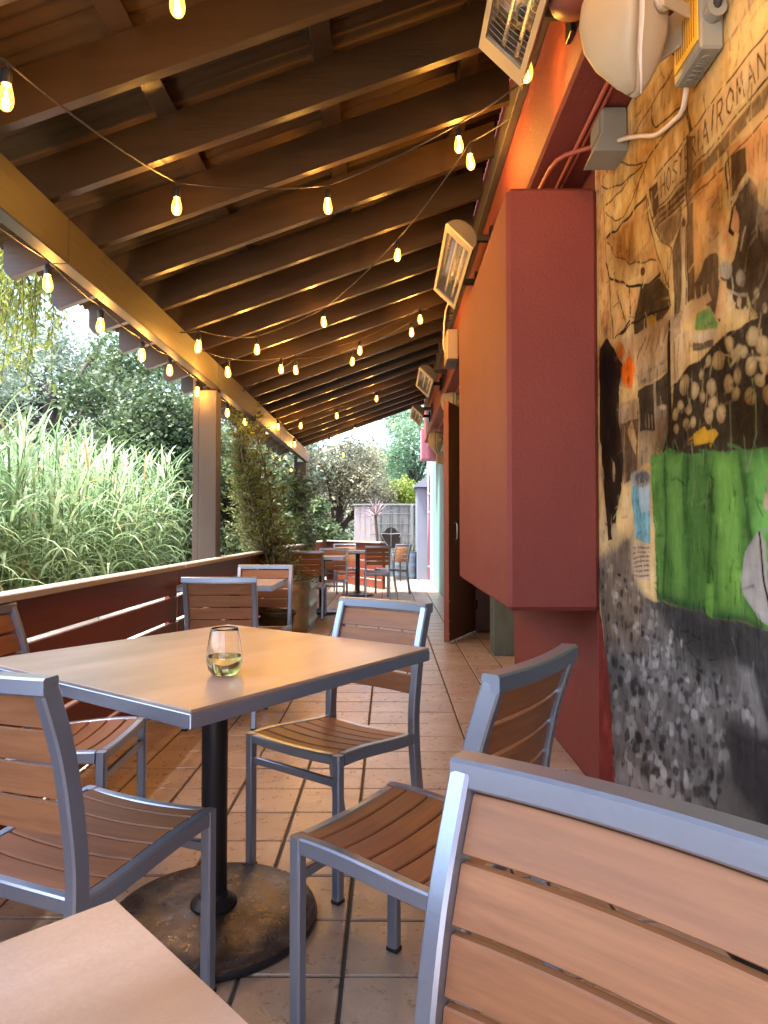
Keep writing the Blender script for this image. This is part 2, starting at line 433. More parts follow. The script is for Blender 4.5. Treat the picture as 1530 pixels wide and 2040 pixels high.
# door leaf standing open into the patio
d0, d1 = Vector((.564, 6.794, 0)), Vector((.93, 7.60, 0))
ddir = (d1 - d0).normalized(); dn = Vector((ddir.y, -ddir.x, 0)); dm = Matrix((ddir, -dn, Vector((0, 0, 1)))).transposed()
g = G(); g.box((d0 + d1) / 2 + Vector((0, 0, 1.20)), ((d1 - d0).length - .03, .045, 2.36), dm, .003); door = g.part('door', 'door_brown', bld)
g = G(); g.box(d0 + ddir * .0 + Vector((0, 0, 1.20)), (.018, .052, 2.37), dm, .002); g.part('door_edge', 'door_edge', door)
hb = d0 + ddir * .10 + dn * .03 + Vector((0, 0, 1.02))
g = G(); g.tube([hb, hb + dn * .04, hb + dn * .045 + Vector((0, 0, .02)), hb + dn * .045 + Vector((0, 0, .14)), hb + dn * .04 + Vector((0, 0, .16)), hb + Vector((0, 0, .16))], .006, 8)
g.part('handle', 'steel', door, True)
for z in (.3, .55, 1.2, 2.1):
    g = G(); g.box(d1 - ddir * .03 + dn * .03 + Vector((0, 0, z)), (.08, .02, .10), dm, .003); g.part('hinge', 'black_metal', door)
for z in (.1, .22, .42):
    g = G(); g.box(d0 + ddir * .01 + dn * .028 + Vector((0, 0, z)), (.012, .006, .012), dm, .001); g.part('screw', 'steel', door)
bspan('door_jamb', (.945, 7.60, 0.0), (1.215, 7.662, 2.415), 'door_brown')
# fascia between roof and wall (dark ledger board)
g = G(); g.span((XU - .045, -1.2, 3.17), (XU - .002, 11.95, 3.30), .003); g.part('ledger_board', 'taupe_paint', bld)

# ---- mural painted straight on the plaster, colours held per vertex
MY0, MY1, MZ0, MZ1 = .55, 2.99, 0.0, ZS - .006
ny, nz = 600, 760
gy = np.linspace(MY0, MY1, ny); gz = np.linspace(MZ0, MZ1, nz)
YY, ZZ = np.meshgrid(gy, gz, indexing='ij')
_n = lambda sc, sd: None
def vnoise(a, b, sc, seed):
    r = np.random.default_rng(seed); N = 64; T = r.random((N, N))
    x, y = a * sc, b * sc; xi, yi = np.floor(x).astype(int), np.floor(y).astype(int); fx, fy = x - xi, y - yi
    fx = fx * fx * (3 - 2 * fx); fy = fy * fy * (3 - 2 * fy)
    t = lambda i, j: T[i % N, j % N]
    return (t(xi, yi) * (1 - fx) + t(xi + 1, yi) * fx) * (1 - fy) + (t(xi, yi + 1) * (1 - fx) + t(xi + 1, yi + 1) * fx) * fy
Yd = YY + (vnoise(YY, ZZ, 14, 1) - .5) * .016; Zd = ZZ + (vnoise(YY, ZZ, 14, 2) - .5) * .016   # shaky brush
PAINT = np.zeros((ny, nz, 3)); PAINT[:] = (.70, .50, .235)
def W(p): q = on_x(p[0], p[1], XW); return (q.y, q.z)
Z7 = lambda x, y: (1190 + .2222 * x, 300 + .2222 * y)
Z8 = lambda x, y: (1190 + .2222 * x, 640 + .2222 * y)
Z1 = lambda x, y: (1150 + .2484 * x, .2484 * y)
ZL = lambda x, y: (1180 + .3188 * x, 1050 + .3188 * y)
ID = lambda x, y: (x, y)
def _blend(sl, a, col):
    a = a[..., None]; PAINT[sl] = PAINT[sl] * (1 - a) + np.array(col) * a
def _bb(P, pad):
    ys, zs = P[:, 0], P[:, 1]
    i0, i1 = np.searchsorted(gy, ys.min() - pad), np.searchsorted(gy, ys.max() + pad)
    j0, j1 = np.searchsorted(gz, zs.min() - pad), np.searchsorted(gz, zs.max() + pad)
    return (slice(i0, i1), slice(j0, j1)) if i1 > i0 and j1 > j0 else None
def _segd(a, b, y, z):
    d = b - a; L = (d * d).sum() + 1e-12
    t = np.clip(((y - a[0]) * d[0] + (z - a[1]) * d[1]) / L, 0, 1)
    return np.hypot(y - a[0] - t * d[0], z - a[1] - t * d[1])
def wpoly(P, col, al=1.0, soft=.0028):
    P = np.array(P, float); sl = _bb(P, soft + .02)
    if sl is None: return
    y, z = Yd[sl], Zd[sl]; ins = np.zeros(y.shape, bool); dist = np.full(y.shape, 9.)
    for k in range(len(P)):
        a, b = P[k], P[(k + 1) % len(P)]
        c = ((a[1] > z) != (b[1] > z)) & (y < (b[0] - a[0]) * (z - a[1]) / (b[1] - a[1] + 1e-12) + a[0]); ins ^= c
        dist = np.minimum(dist, _segd(a, b, y, z))
    sd = np.where(ins, dist, -dist)
    _blend(sl, np.clip(.5 + sd / (2 * soft), 0, 1) * al, col)
def wline(P, col, wd=.006, al=1.0, soft=.0022):
    P = np.array(P, float); sl = _bb(P, wd + .03)
    if sl is None: return
    y, z = Yd[sl], Zd[sl]; dist = np.full(y.shape, 9.)
    for k in range(len(P) - 1): dist = np.minimum(dist, _segd(P[k], P[k + 1], y, z))
    _blend(sl, np.clip(.5 + (wd / 2 - dist) / (2 * soft), 0, 1) * al, col)
def poly(T, pts, col, al=1.0, soft=.0028): wpoly([W(T(*p)) for p in pts], col, al, soft)
def line(T, pts, col, wd=.007, al=1.0): wline([W(T(*p)) for p in pts], col, wd, al)
def ell(T, cx, cy, rx, ry, col, al=1.0, soft=.003):
    poly(T, [(cx + rx * math.cos(t), cy + ry * math.sin(t)) for t in [2 * math.pi * k / 14 for k in range(14)]], col, al, soft)
DK, BR, TAN, CR, OR = (.018, .011, .007), (.060, .034, .018), (.36, .25, .15), (.64, .46, .25), (.60, .32, .115)
def paint_mural():
    # sky-lit facades, upper right
    poly(ID, [(1200, 330), (1400, 0), (2600, -1500), (2600, 700), (1200, 700)], (.70, .50, .235))
    poly(Z7, [(855, 350), (1110, 50), (1130, 330), (1000, 520), (960, 950), (860, 1180)], OR)
    poly(Z7, [(1140, 0), (1530, -260), (2600, -700), (2600, 300), (1400, 260), (1330, 200), (1200, 60)], (.55, .29, .12))
    poly(Z7, [(980, 450), (1120, 300), (1130, 850), (1000, 1000), (960, 960)], (.20, .12, .06), .8, .03)
    poly(Z7, [(1190, 60), (1320, -30), (1330, 200), (1250, 330), (1200, 520)], BR)
    line(Z7, [(1140, 0), (1180, 520)], DK, .008); line(Z7, [(1165, 0), (1200, 500)], DK, .005)
    poly(Z7, [(860, 1190), (960, 980), (1080, 900), (1110, 960), (1090, 1130), (1180, 1300), (1100, 1560), (1010, 1390), (880, 1340)], (.075, .047, .027))
    # man in a dark coat
    poly(Z7, [(1200, 520), (1280, 330), (1350, 250), (1430, 330), (1440, 460), (1530, 500), (2300, 700), (2300, 1700), (1530, 1600), (1350, 1450), (1230, 1420), (1180, 1250), (1100, 1130), (1220, 960), (1260, 740), (1200, 700)], (.045, .031, .021))
    poly(Z7, [(1430, 460), (1530, 380), (1800, 500), (1700, 900), (1530, 700)], (.30, .26, .21), .6, .03)
    line(Z7, [(1200, 500), (1260, 360), (1330, 280)], (.34, .29, .23), .012, .7); line(Z7, [(1330, 1060), (1360, 850), (1440, 720)], (.35, .30, .24), .008, .6)
    line(Z7, [(1280, 870), (1300, 760), (1320, 690)], (.55, .46, .36), .008, .8); line(Z7, [(1390, 1380), (1480, 1180), (1525, 1000)], (.30, .24, .18), .01, .6)
    ell(Z7, 1235, 640, 36, 105, (.62, .34, .19)); line(Z7, [(1215, 560), (1190, 700), (1215, 740)], DK, .012)
    ell(Z7, 1175, 870, 45, 60, (.62, .36, .19)); poly(Z7, [(1120, 900), (1150, 780), (1130, 560), (1160, 560), (1185, 780), (1150, 920)], (.6, .33, .15))
    ell(Z7, 1155, 1050, 60, 85, (.36, .33, .28)); ell(Z7, 1290, 1130, 40, 90, (.30, .27, .23)); line(Z7, [(1180, 1250), (1260, 1300), (1340, 1310)], (.32, .27, .22), .008)
    poly(Z7, [(1100, 1160), (1160, 1160), (1165, 1300), (1130, 1520), (1050, 1500), (1080, 1350)], (.50, .32, .17))
    for cx, cy in ((1185, 1330), (1200, 1390), (1260, 1360), (1320, 1460), (1490, 1430), (1420, 1300)): ell(Z7, cx, cy, 20, 45, (.62, .50, .34))
    # sign board with lettering
    wpoly([(2.30, 2.19), (.5, 2.19), (.5, 2.305), (2.30, 2.305)], (.64, .47, .26)); 
    for zz in (2.19, 2.305): wline([(2.32, zz), (.5, zz)], BR, .007)
    wpoly([(2.32, 2.135), (.5, 2.135), (.5, 2.178), (2.32, 2.178)], (.075, .047, .027), .85); wline([(2.3, 2.10), (.5, 2.10)], BR, .006)
    wline([(2.2, 2.42), (.5, 2.42)], (.42, .29, .15), .01, .6); wline([(2.2, 2.50), (.5, 2.52)], (.30, .19, .09), .008, .6)
    S = {'H': [[(0, 0), (0, 1)], [(1, 0), (1, 1)], [(0, .5), (1, .5)]], 'O': [[(.5, 0), (.05, .3), (.05, .7), (.5, 1), (.95, .7), (.95, .3), (.5, 0)]],
         'S': [[(0, .1), (.6, 0), (1, .25), (.5, .5), (0, .75), (.4, 1), (1, .9)]], 'T': [[(0, 1), (1, 1)], [(.5, 0), (.5, 1)]],
         'E': [[(1, 0), (0, 0), (0, 1), (1, 1)], [(0, .5), (.8, .5)]], 'R': [[(0, 0), (0, 1), (.8, .95), (.9, .7), (.7, .5), (0, .5)], [(.45, .5), (1, 0)]],
         'I': [[(.5, 0), (.5, 1)]], 'A': [[(0, 0), (.5, 1), (1, 0)], [(.2, .4), (.8, .4)]], 'M': [[(0, 0), (.1, 1), (.5, .3), (.9, 1), (1, 0)]], 'N': [[(0, 0), (0, 1), (1, 0), (1, 1)]]}
    for ch, y in zip('HOSTERIA/ROMANA', (2.268, 2.220, 2.172, 2.128, 2.086, 2.047, 2.003, 1.968, 1.915, 1.872, 1.822, 1.772, 1.718, 1.668, 1.616)):
        w = .033 if ch not in 'I/' else .014
        if ch == '/': wline([(y, 2.212), (y - .018, 2.290)], DK, .009)
        else:
            for st in S[ch]: wline([(y - a * w, 2.214 + b * .068) for a, b in st], (.045, .028, .015), .0065)
    # lamp post
    poly(Z7, [(790, -120), (845, -120), (862, 1330), (800, 1370)], (.11, .064, .032)); line(Z7, [(800, -100), (810, 1360)], DK, .004); line(Z7, [(848, -100), (864, 1330)], DK, .004)
    line(Z1, [(870, 700), (870, 880), (905, 1060)], BR, .02)
    # drapery / awning
    poly(Z7, [(0, 60), (60, 60), (70, 800), (90, 1130), (0, 1360)], (.60, .38, .17)); line(Z7, [(15, 100), (25, 500), (20, 900)], BR, .005); line(Z7, [(45, 120), (60, 600), (75, 1000)], BR, .005)
    poly(Z7, [(210, -60), (440, 90), (450, 420), (70, 790), (60, 500), (40, 330), (140, 120)], (.66, .48, .21))
    poly(Z1, [(360, 1290), (560, 1290), (870, 900), (880, 760), (640, 1000), (460, 1100)], (.62, .44, .19)); line(Z1, [(340, 1290), (420, 1310), (550, 1300), (790, 950)], BR, .007)
    line(Z1, [(230, 1369), (460, 1060), (600, 850), (760, 560)], (.22, .13, .06), .010); line(Z1, [(300, 1340), (520, 1020), (640, 860)], (.66, .47, .27), .014)
    line(Z1, [(600, 870), (600, 960), (630, 1010), (830, 860)], BR, .008)
    for q in ([(40, 310), (90, 340), (200, 310), (400, 130)], [(70, 500), (180, 400), (320, 200)], [(70, 560), (150, 630), (230, 600), (300, 480), (370, 300), (440, 110)], [(340, 440), (380, 260), (440, 110)]): line(Z7, q, BR, .007)
    poly(Z7, [(80, 800), (300, 640), (440, 420), (500, 700), (545, 900), (550, 1000), (450, 1020), (250, 990), (100, 870)], (.36, .21, .085))
    ell(Z7, 370, 810, 130, 120, (.55, .36, .14), .8, .03); ell(Z7, 400, 860, 60, 60, (.64, .45, .18), .7, .02)
    poly(Z7, [(75, 860), (150, 960), (300, 1010), (530, 1000), (560, 1080), (450, 1200), (330, 1220), (200, 1180), (80, 1050)], (.60, .42, .20))
    line(Z7, [(78, 795), (250, 640), (440, 410)], DK, .012); line(Z7, [(440, 400), (460, 600), (520, 850), (560, 1000)], BR, .009)
    line(Z7, [(80, 830), (160, 940), (290, 1010), (520, 995)], BR, .006); line(Z7, [(75, 1020), (110, 1130), (200, 1190), (330, 1225), (460, 1210), (560, 1120)], DK, .012); ell(Z7, 408, 1085, 24, 48, BR)
    poly(Z7, [(440, 420), (520, 700), (580, 800), (660, 880), (645, 1220), (560, 1000), (510, 800)], (.68, .49, .22)); line(Z7, [(450, 430), (525, 720), (590, 820), (665, 880)], BR, .007); line(Z7, [(560, 1010), (645, 1225)], BR, .006); line(Z7, [(660, 880), (640, 1220)], BR, .006)
    poly(Z7, [(465, 350), (540, 290), (550, 530), (510, 600)], BR); poly(Z7, [(530, 700), (690, 570), (760, 480), (740, 640), (680, 800), (640, 860), (570, 800)], (.17, .115, .06))
    for q in ([(500, 600), (780, 330)], [(520, 650), (785, 380)], [(520, 700), (780, 440)]): line(Z7, q, BR, .01)
    r0 = random.Random(21)
    for k in range(26):     # fold shading and hatching in the drapery
        x, y = r0.uniform(80, 420), r0.uniform(20, 560)
        if x < 60 + (560 - y) * .1: continue
        line(Z7, [(x, y), (x + r0.uniform(-60, -20), y + r0.uniform(40, 110))], (.33, .20, .085), r0.uniform(.004, .010), .55)
    for k in range(16):
        x, y = r0.uniform(880, 1100), r0.uniform(120, 900); line(Z7, [(x, y), (x + r0.uniform(-15, 10), y + r0.uniform(60, 200))], (.36, .17, .055), r0.uniform(.008, .02), .35)
    for k in range(20):
        x, y = r0.uniform(560, 790), r0.uniform(900, 1400); line(Z7, [(x, y), (x + r0.uniform(-10, 10), y + r0.uniform(60, 220))], DK if k % 2 else (.42, .29, .16), r0.uniform(.004, .012), .7)
    for k in range(14):     # window bars and cornices on the right-hand house
        x = 1350 + k * 40; line(Z7, [(x, 20 - k * 30), (x + 5, 200 - k * 24)], BR, .006, .6)
    ell(Z7, 1450, 240, 60, 100, (.62, .36, .18), .8, .03)
    # shopfront below the awning
    poly(Z7, [(95, 1130), (180, 1190), (300, 1240), (300, 1520), (150, 1680), (60, 1700), (30, 1600)], (.57, .36, .165)); poly(Z7, [(300, 1250), (385, 1250), (390, 1440), (300, 1520)], (.60, .37, .17))
    poly(Z7, [(390, 1230), (550, 1150), (640, 1240), (660, 1400), (540, 1590), (330, 1650), (320, 1550)], (.06, .042, .02)); line(Z7, [(290, 1240), (295, 1530), (210, 1630)], DK, .012); line(Z7, [(110, 1140), (120, 1380), (140, 1680)], DK, .009); line(Z7, [(180, 1270), (240, 1520)], BR, .008); line(Z7, [(340, 1500), (520, 1330)], BR, .012)
    poly(Z7, [(20, 1480), (110, 1420), (130, 1650), (30, 1700)], (.24, .12, .05), .7, .02)
    poly(Z7, [(670, 900), (760, 600), (785, 650), (745, 1480), (690, 1500)], (.10, .065, .038)); poly(Z7, [(760, 700), (800, 700), (800, 1420), (750, 1480)], (.60, .45, .28)); line(Z7, [(795, 700), (790, 1380)], DK, .007)
    poly(Z7, [(640, 1560), (870, 1340), (1000, 1260), (1030, 1330), (860, 1440), (690, 1700)], (.50, .36, .21)); poly(Z7, [(890, 1450), (1010, 1390), (1090, 1560), (1080, 1610), (880, 1600)], (.085, .14, .035)); poly(Z7, [(860, 1620), (1090, 1620), (1070, 1710), (860, 1700)], (.62, .50, .36)); poly(Z7, [(860, 1715), (1050, 1715), (1040, 1790), (860, 1790)], (.10, .075, .05))
    ell(Z7, 488, 1570, 45, 85, (.42, .27, .03)); line(Z7, [(160, 1680), (330, 1540), (640, 1410)], DK, .009)
    # market stall
    poly(Z8, [(160, 170), (330, 100), (340, 480), (250, 620), (180, 560)], (.46, .32, .21)); poly(Z8, [(340, 120), (640, -40), (640, 350), (350, 500)], (.40, .29, .19))
    for k in range(5): line(Z8, [(360 + 55 * k, 330 - 20 * k), (430 + 50 * k, 130 - 25 * k)], (.15, .09, .05), .008)
    poly(Z8, [(350, 500), (620, 330), (630, 440), (360, 620)], (.27, .20, .135)); poly(Z8, [(360, 630), (650, 450), (660, 1050), (540, 1150), (370, 1000)], (.04, .029, .021)); poly(Z8, [(500, 540), (522, 530), (545, 1160), (522, 1160)], (.33, .25, .17)); poly(Z8, [(630, 0), (662, 0), (665, 1000), (640, 1000)], DK)
    poly(Z8, [(670, 200), (760, 110), (830, 90), (800, 400), (700, 540), (690, 720)], (.56, .42, .26)); line(Z8, [(690, 180), (700, 520)], BR, .005); line(Z8, [(730, 150), (720, 460)], BR, .004); poly(Z8, [(640, -40), (760, -60), (750, 120), (660, 180)], (.30, .22, .15))
    poly(Z8, [(180, 740), (375, 690), (380, 880), (200, 920)], (.36, .27, .18)); poly(Z8, [(200, 920), (370, 880), (350, 1380), (240, 1470)], (.09, .06, .04)); poly(Z8, [(270, 1000), (310, 900), (350, 1080), (340, 1200)], (.50, .36, .21)); line(Z8, [(370, 880), (375, 1320)], TAN, .012); line(Z8, [(240, 950), (250, 1480)], TAN, .008)
    poly(Z8, [(385, 1000), (525, 980), (515, 1250), (355, 1330)], (.30, .245, .19)); poly(Z8, [(525, 760), (620, 740), (640, 1120), (540, 1160)], (.17, .13, .10)); ell(Z8, 588, 760, 30, 22, (.62, .52, .40)); 
    for k in range(4): line(Z8, [(430 + 30 * k, 960), (428 + 30 * k, 850)], (.5, .42, .33), .006)
    # dark hanging figure and orange bloom
    poly(Z8, [(20, 230), (90, 155), (150, 230), (190, 350), (235, 390), (195, 580), (190, 900), (240, 1250), (225, 1480), (180, 1700), (150, 1960), (95, 1960), (60, 1500), (20, 1000)], (.022, .013, .008))
    ell(Z8, 278, 460, 62, 135, (.68, .15, .015)); ell(Z8, 205, 265, 36, 85, (.40, .13, .025)); line(Z8, [(260, 700), (320, 560), (350, 400)], (.56, .42, .28), .012)
    for cx, cy, rx, ry in ((22, 1160, 18, 95), (35, 1370, 25, 85), (145, 1345, 14, 90), (268, 1650, 22, 110), (60, 1830, 20, 150), (155, 1900, 30, 80)): ell(Z8, cx, cy, rx, ry, (.52, .38, .22))
    # flower bank
    poly(Z8, [(690, 560), (820, 400), (1000, 280), (1190, 90), (1530, -60), (2600, -400), (2600, 1300), (1530, 1190), (1230, 1190), (980, 1230), (560, 1200), (640, 1000)], (.026, .02, .014))
    fl_ = [(1090, 370, 55, 80), (1000, 370, 25, 45), (1380, 420, 50, 90), (1500, 390, 50, 80), (1180, 560, 45, 75), (1260, 490, 30, 70), (1020, 590, 40, 70), (880, 620, 40, 75), (780, 570, 40, 90), (940, 460, 20, 50), (945, 690, 20, 50), (1030, 720, 40, 60), (1110, 820, 40, 85), (1000, 840, 40, 75), (1250, 650, 35, 70), (1370, 690, 45, 75), (820, 780, 30, 50), (750, 770, 30, 60), (700, 840, 30, 60), (800, 930, 30, 55), (855, 910, 25, 50), (710, 980, 25, 45), (1190, 220, 35, 80), (1280, 260, 25, 35), (1390, 150, 55, 80), (1480, 220, 60, 90), (1250, 320, 50, 60), (1320, 290, 30, 50), (1450, 540, 40, 50)]
    r = random.Random(3)
    for k in range(60): fl_.append((r.uniform(1540, 2500), r.uniform(-200, 700), r.uniform(50, 80), r.uniform(60, 100)))
    for cx, cy, rx, ry in fl_:
        ell(Z8, cx, cy, rx, ry, (.30, .215, .12)); ell(Z8, cx + rx * .1, cy - ry * .18, rx * .75, ry * .65, (.60, .47, .275), .95, .008)
    poly(Z8, [(860, 1020), (960, 950), (985, 990), (1050, 970), (1085, 1010), (1040, 1080), (1005, 1160), (990, 1110), (870, 1110)], (.60, .35, .035))
    # bucket, sacks
    poly(Z8, [(290, 1430), (470, 1360), (470, 1990), (340, 1960)], (.12, .25, .28)); poly(Z8, [(370, 1500), (470, 1480), (470, 1720), (390, 1730)], (.27, .33, .36), .9); ell(Z8, 385, 1415, 95, 80, (.33, .31, .29)); ell(Z8, 400, 1405, 70, 55, (.10, .11, .13))
    poly(ID, [(1295, 905), (1330, 897), (1400, 906), (1460, 896), (1530, 890), (2600, 820), (2600, 1900), (1530, 1262), (1490, 1242), (1400, 1222), (1308, 1192)], (.048, .118, .026))
    for x0, x1, c in ((1300, 1320, (.075, .165, .036)), (1332, 1357, (.11, .235, .05)), (1382, 1398, (.06, .14, .032)), (1425, 1470, (.13, .275, .052)), (1500, 1540, (.11, .27, .06)), (1600, 1750, (.08, .175, .038))):
        poly(ID, [(x0, 915), (x1, 910), (x1 + 3, 1060), (x1 + 5, 1215), (x0 + 12, 1200), (x0 + 4, 1040)], c, .85, .02)
    for q in ([(1324, 910), (1328, 1050), (1322, 1180)], [(1370, 905), (1368, 1000), (1374, 1190)], [(1362, 910), (1360, 960), (1366, 1060)], [(1405, 910), (1415, 1000), (1410, 1200)], [(1475, 900), (1488, 1000), (1498, 1100)]): line(ID, q, (.022, .055, .014), .02, .8)
    poly(ID, [(1305, 1175), (1400, 1205), (1520, 1245), (1520, 1265), (1400, 1232), (1308, 1198)], (.02, .055, .018), .9, .01); poly(ID, [(1408, 1160), (1420, 1160), (1418, 1232), (1405, 1225)], (.13, .29, .05), .9)
    for q in ([(1378, 880), (1385, 960), (1380, 1010)], [(1400, 900), (1402, 930)], [(1412, 960), (1405, 1020)], [(1455, 805), (1458, 900)], [(1483, 870), (1490, 940)], [(1500, 760), (1508, 860), (1490, 940)], [(1345, 880), (1352, 900)]): line(ID, q, (.22, .27, .12), .006, .8)
    # grey figure
    poly(ZL, [(1040, 30), (1085, 90), (1110, 420), (1110, 640), (1050, 590), (940, 420), (920, 330), (960, 160)], (.40, .385, .36)); poly(ZL, [(1110, -130), (1600, -200), (1700, 700), (1110, 640)], (.28, .27, .25)); poly(ZL, [(985, 200), (1060, 120), (1040, 420), (960, 420)], (.22, .21, .20), .7, .02); line(ZL, [(1045, 40), (1090, 420), (1098, 540)], DK, .01)
    ell(ZL, 1085, -160, 14, 60, (.60, .50, .36))
    # pavement
    poly(ZL, [(40, 250), (260, 300), (270, 430), (1060, 640), (3000, 1600), (3000, 4000), (-30, 4000), (120, 1200), (60, 560)], (.034, .033, .033))
    poly(ZL, [(40, 200), (250, 60), (255, 330), (380, 480), (500, 690), (600, 800), (900, 880), (1000, 900), (1095, 1310), (830, 1240), (860, 1580), (1000, 1800), (1300, 2300), (0, 2300), (130, 1250), (80, 700), (50, 400)], (.105, .10, .095), 1, .02)
    poly(ZL, [(40, 190), (240, 60), (255, 330), (340, 470), (300, 760), (90, 760), (50, 400)], (.16, .115, .075), .75, .04)
    r = random.Random(5)
    for k in range(760):
        x, y = r.uniform(60, 1040), r.uniform(230, 2000)
        if x > 330 + (y - 430) * .9 or (x > 800 and y > 1230 and x > 820 + (1600 - y) * .15): continue
        if x < 70 + (y - 500) * .05: continue
        s = .55 + y / 1500
        c = r.uniform(.018, .05) if r.random() < .5 else r.uniform(.30, .55) * (1.0 if r.random() < .45 else .7)
        warm = max(0, min(1, (760 - y) / 400))
        cw, chh = r.uniform(8, 17) * s, r.uniform(12, 34) * s
        pts = [(x + cw * math.cos(t) * r.uniform(.7, 1.25), y + chh * math.sin(t) * r.uniform(.75, 1.2)) for t in (.4, 1.2, 2.2, 2.9, 3.8, 4.6, 5.6)]
        poly(ZL, pts, (c * (1 + .35 * warm), c * (1 + .05 * warm), c * (.97 - .25 * warm)), r.uniform(.65, 1.0), .003)
    for k in range(14):
        x = 100 + k * 55; ell(ZL, x + r.uniform(-20, 20), 1500 + k * 30 + r.uniform(-40, 40), 22, 70, (.30, .29, .29), .7, .01)
    poly(ZL, [(820, 1230), (1000, 1260), (1300, 1500), (1300, 2200), (1050, 1850), (900, 1560)], (.040, .038, .040), .8, .03)
    poly(ZL, [(900, 880), (1000, 900), (1095, 1310), (1050, 1310), (960, 1000)], (.27, .265, .26), .85, .01)
    poly(ZL, [(255, 110), (350, 90), (360, 330), (265, 320)], (.50, .37, .25))
    for k in range(7): line(ZL, [(258, 135 + 28 * k), (355, 120 + 30 * k)], (.12, .08, .05), .006)
    # red border at the foot, left of the painted street
    poly(ZL, [(-200, 500), (46, 500), (62, 640), (85, 800), (108, 1000), (125, 1250), (135, 1500), (150, 1760), (-200, 1760)], (.165, .030, .024))
paint_mural()
_rs = random.Random(77)
for _k in range(1700):           # visible brush strokes, each a lighter or darker touch of the colour beneath
    y_, z_ = _rs.uniform(1.5, 2.97), _rs.uniform(.62, 2.68)
    c_ = PAINT[min(ny - 1, int((y_ - MY0) / (MY1 - MY0) * ny)), min(nz - 1, int((z_ - MZ0) / (MZ1 - MZ0) * nz))]
    if c_[0] > .2 and c_[1] < .06: continue
    f_ = _rs.choice((.4, .55, .7, 1.35, 1.6)); a_ = _rs.choice((1.45, 1.6, 1.75, .2, -.3, 1.2)) + _rs.gauss(0, .15); l_ = _rs.uniform(.02, .075)
    dy, dz = math.cos(a_) * l_, math.sin(a_) * l_
    wline([(y_, z_), (y_ + dy * .5 + _rs.gauss(0, .004), z_ + dz * .5), (y_ + dy, z_ + dz)], tuple(np.clip(c_ * f_, .01, .75)), _rs.uniform(.0035, .010), _rs.uniform(.45, .85))
def brush(sy, sz, seed): return vnoise(YY * sy, ZZ * sz, 1, seed)
_b = .45 * brush(60, 22, 21) + .3 * brush(25, 70, 22) + .25 * brush(9, 9, 23)
_b = np.clip((_b - .5) * 2.0 + .5, 0, 1)
PAINT *= (.76 + .62 * _b)[..., None]
_grn = PAINT[..., 1] > PAINT[..., 0] * 1.25
_d = brush(120, 34, 24) * brush(18, 12, 25)      # dry-brush flecks
PAINT = np.where(((_d > .60) & ~_grn)[..., None], PAINT * .6 + .4 * np.minimum(PAINT * 2.2 + .02, .7), PAINT)
_e = brush(90, 28, 26) * brush(16, 16, 27)
PAINT = np.where((_e > .62)[..., None], PAINT * .6, PAINT)
def blur(A, k):
    for ax in (0, 1):
        c = np.cumsum(np.pad(A, [(k + 1, k) if i == ax else (0, 0) for i in (0, 1)], mode='edge'), ax)
        A = (np.take(c, range(2 * k + 1, c.shape[ax]), ax) - np.take(c, range(0, c.shape[ax] - 2 * k - 1), ax)) / (2 * k + 1)
    return A
_l = PAINT.mean(2)
for k_, w_ in ((5, .35), (14, .45)):             # washes of thin dark paint beside the outlines
    _q = np.clip(blur(blur(_l, k_), k_) / (_l + .02), .25, 1.0)
    PAINT *= (1 - w_ + w_ * _q ** 1.3)[..., None]
PAINT *= 1.12
_g = np.clip((.55 * brush(7, 5, 31) + .3 * brush(22, 9, 32) + .15 * brush(50, 40, 33) - .36) * 2.3, 0, 1)     # sepia glaze of the upper street, with warm bulb light painted in
_up = np.clip((ZZ - .95) / .5, 0, 1) * (~_grn)
_g = (_g * _up)[..., None]
PAINT = PAINT * (1 - _g) + PAINT * np.array([.50, .37, .22]) * _g
PAINT *= 1 - _up[..., None] * np.array([.08, .16, .30])  # warm glow of the bulbs tinted into the upper paint
V = np.stack([np.full(ny * nz, XW), YY.ravel(), ZZ.ravel()], 1) - np.array(_wloc(bld))
ii, jj = np.meshgrid(np.arange(ny - 1), np.arange(nz - 1), indexing='ij'); a = (ii * nz + jj).ravel()
me = big_mesh('mural', V, np.stack([a, a + 1, a + nz + 1, a + nz], 1), 'mural_paint')
ca = me.attributes.new('paint', 'FLOAT_COLOR', 'POINT')
ca.data.foreach_set('color', np.concatenate([np.clip(PAINT, .004, .9), np.ones((ny, nz, 1))], 2).astype(np.float32).ravel())
mo = link('mural', me, bld); mo['label'] = 'old street market mural with HOSTERIA ROMANA sign and green sacks'

# ------------------------------------------------------------------ boxed-out red enclosure
g = G(); g.span((.507, 2.956, .772), (XW - .001, 4.99, 2.60), .018)
tag(g.solo('wall_enclosure', 'red_stucco'), 'tall red stucco box projecting from the wall above the floor', 'wall box')

# ------------------------------------------------------------------ patio roof
roof = thing('patio_roof', 'dark brown timber lean-to roof with rafters and corrugated sheets over the patio', 'roof', (-1.5, 6, 0))
SL = .355
zr = lambda x: 2.55 + SL * (x + 1.42)
sn = Vector((1, 0, SL)).normalized()
RK = list(range(-6, 19)); RY = [2.943 + .4929 * k for k in RK]
xa, xb = -1.93, XU - .047
prof = [(xa, zr(xa) + .05), (xa + .03, zr(xa + .03)), (xb, zr(xb)), (xb, zr(xb) + .19), (xa, zr(xa) + .19)]
g = G(); g.prism(prof, 'y', -.021, .021); rme = g.data('rafter', 'rafter_brown')
for y in RY:
    link('rafter', rme, roof, Vector((0, y, 0)) - _wloc(roof))
for px in (-1.75, -.962, -.286, .385):
    g = G(); z = zr(px) + .19
    rot = Matrix.Rotation(-math.atan(SL), 3, 'Y')
    g.box((px, (RY[0] + RY[-1]) / 2, z + .022), (.088, RY[-1] - RY[0] + .5, .038), rot, .002); g.part('purlin', 'rafter_brown', roof)
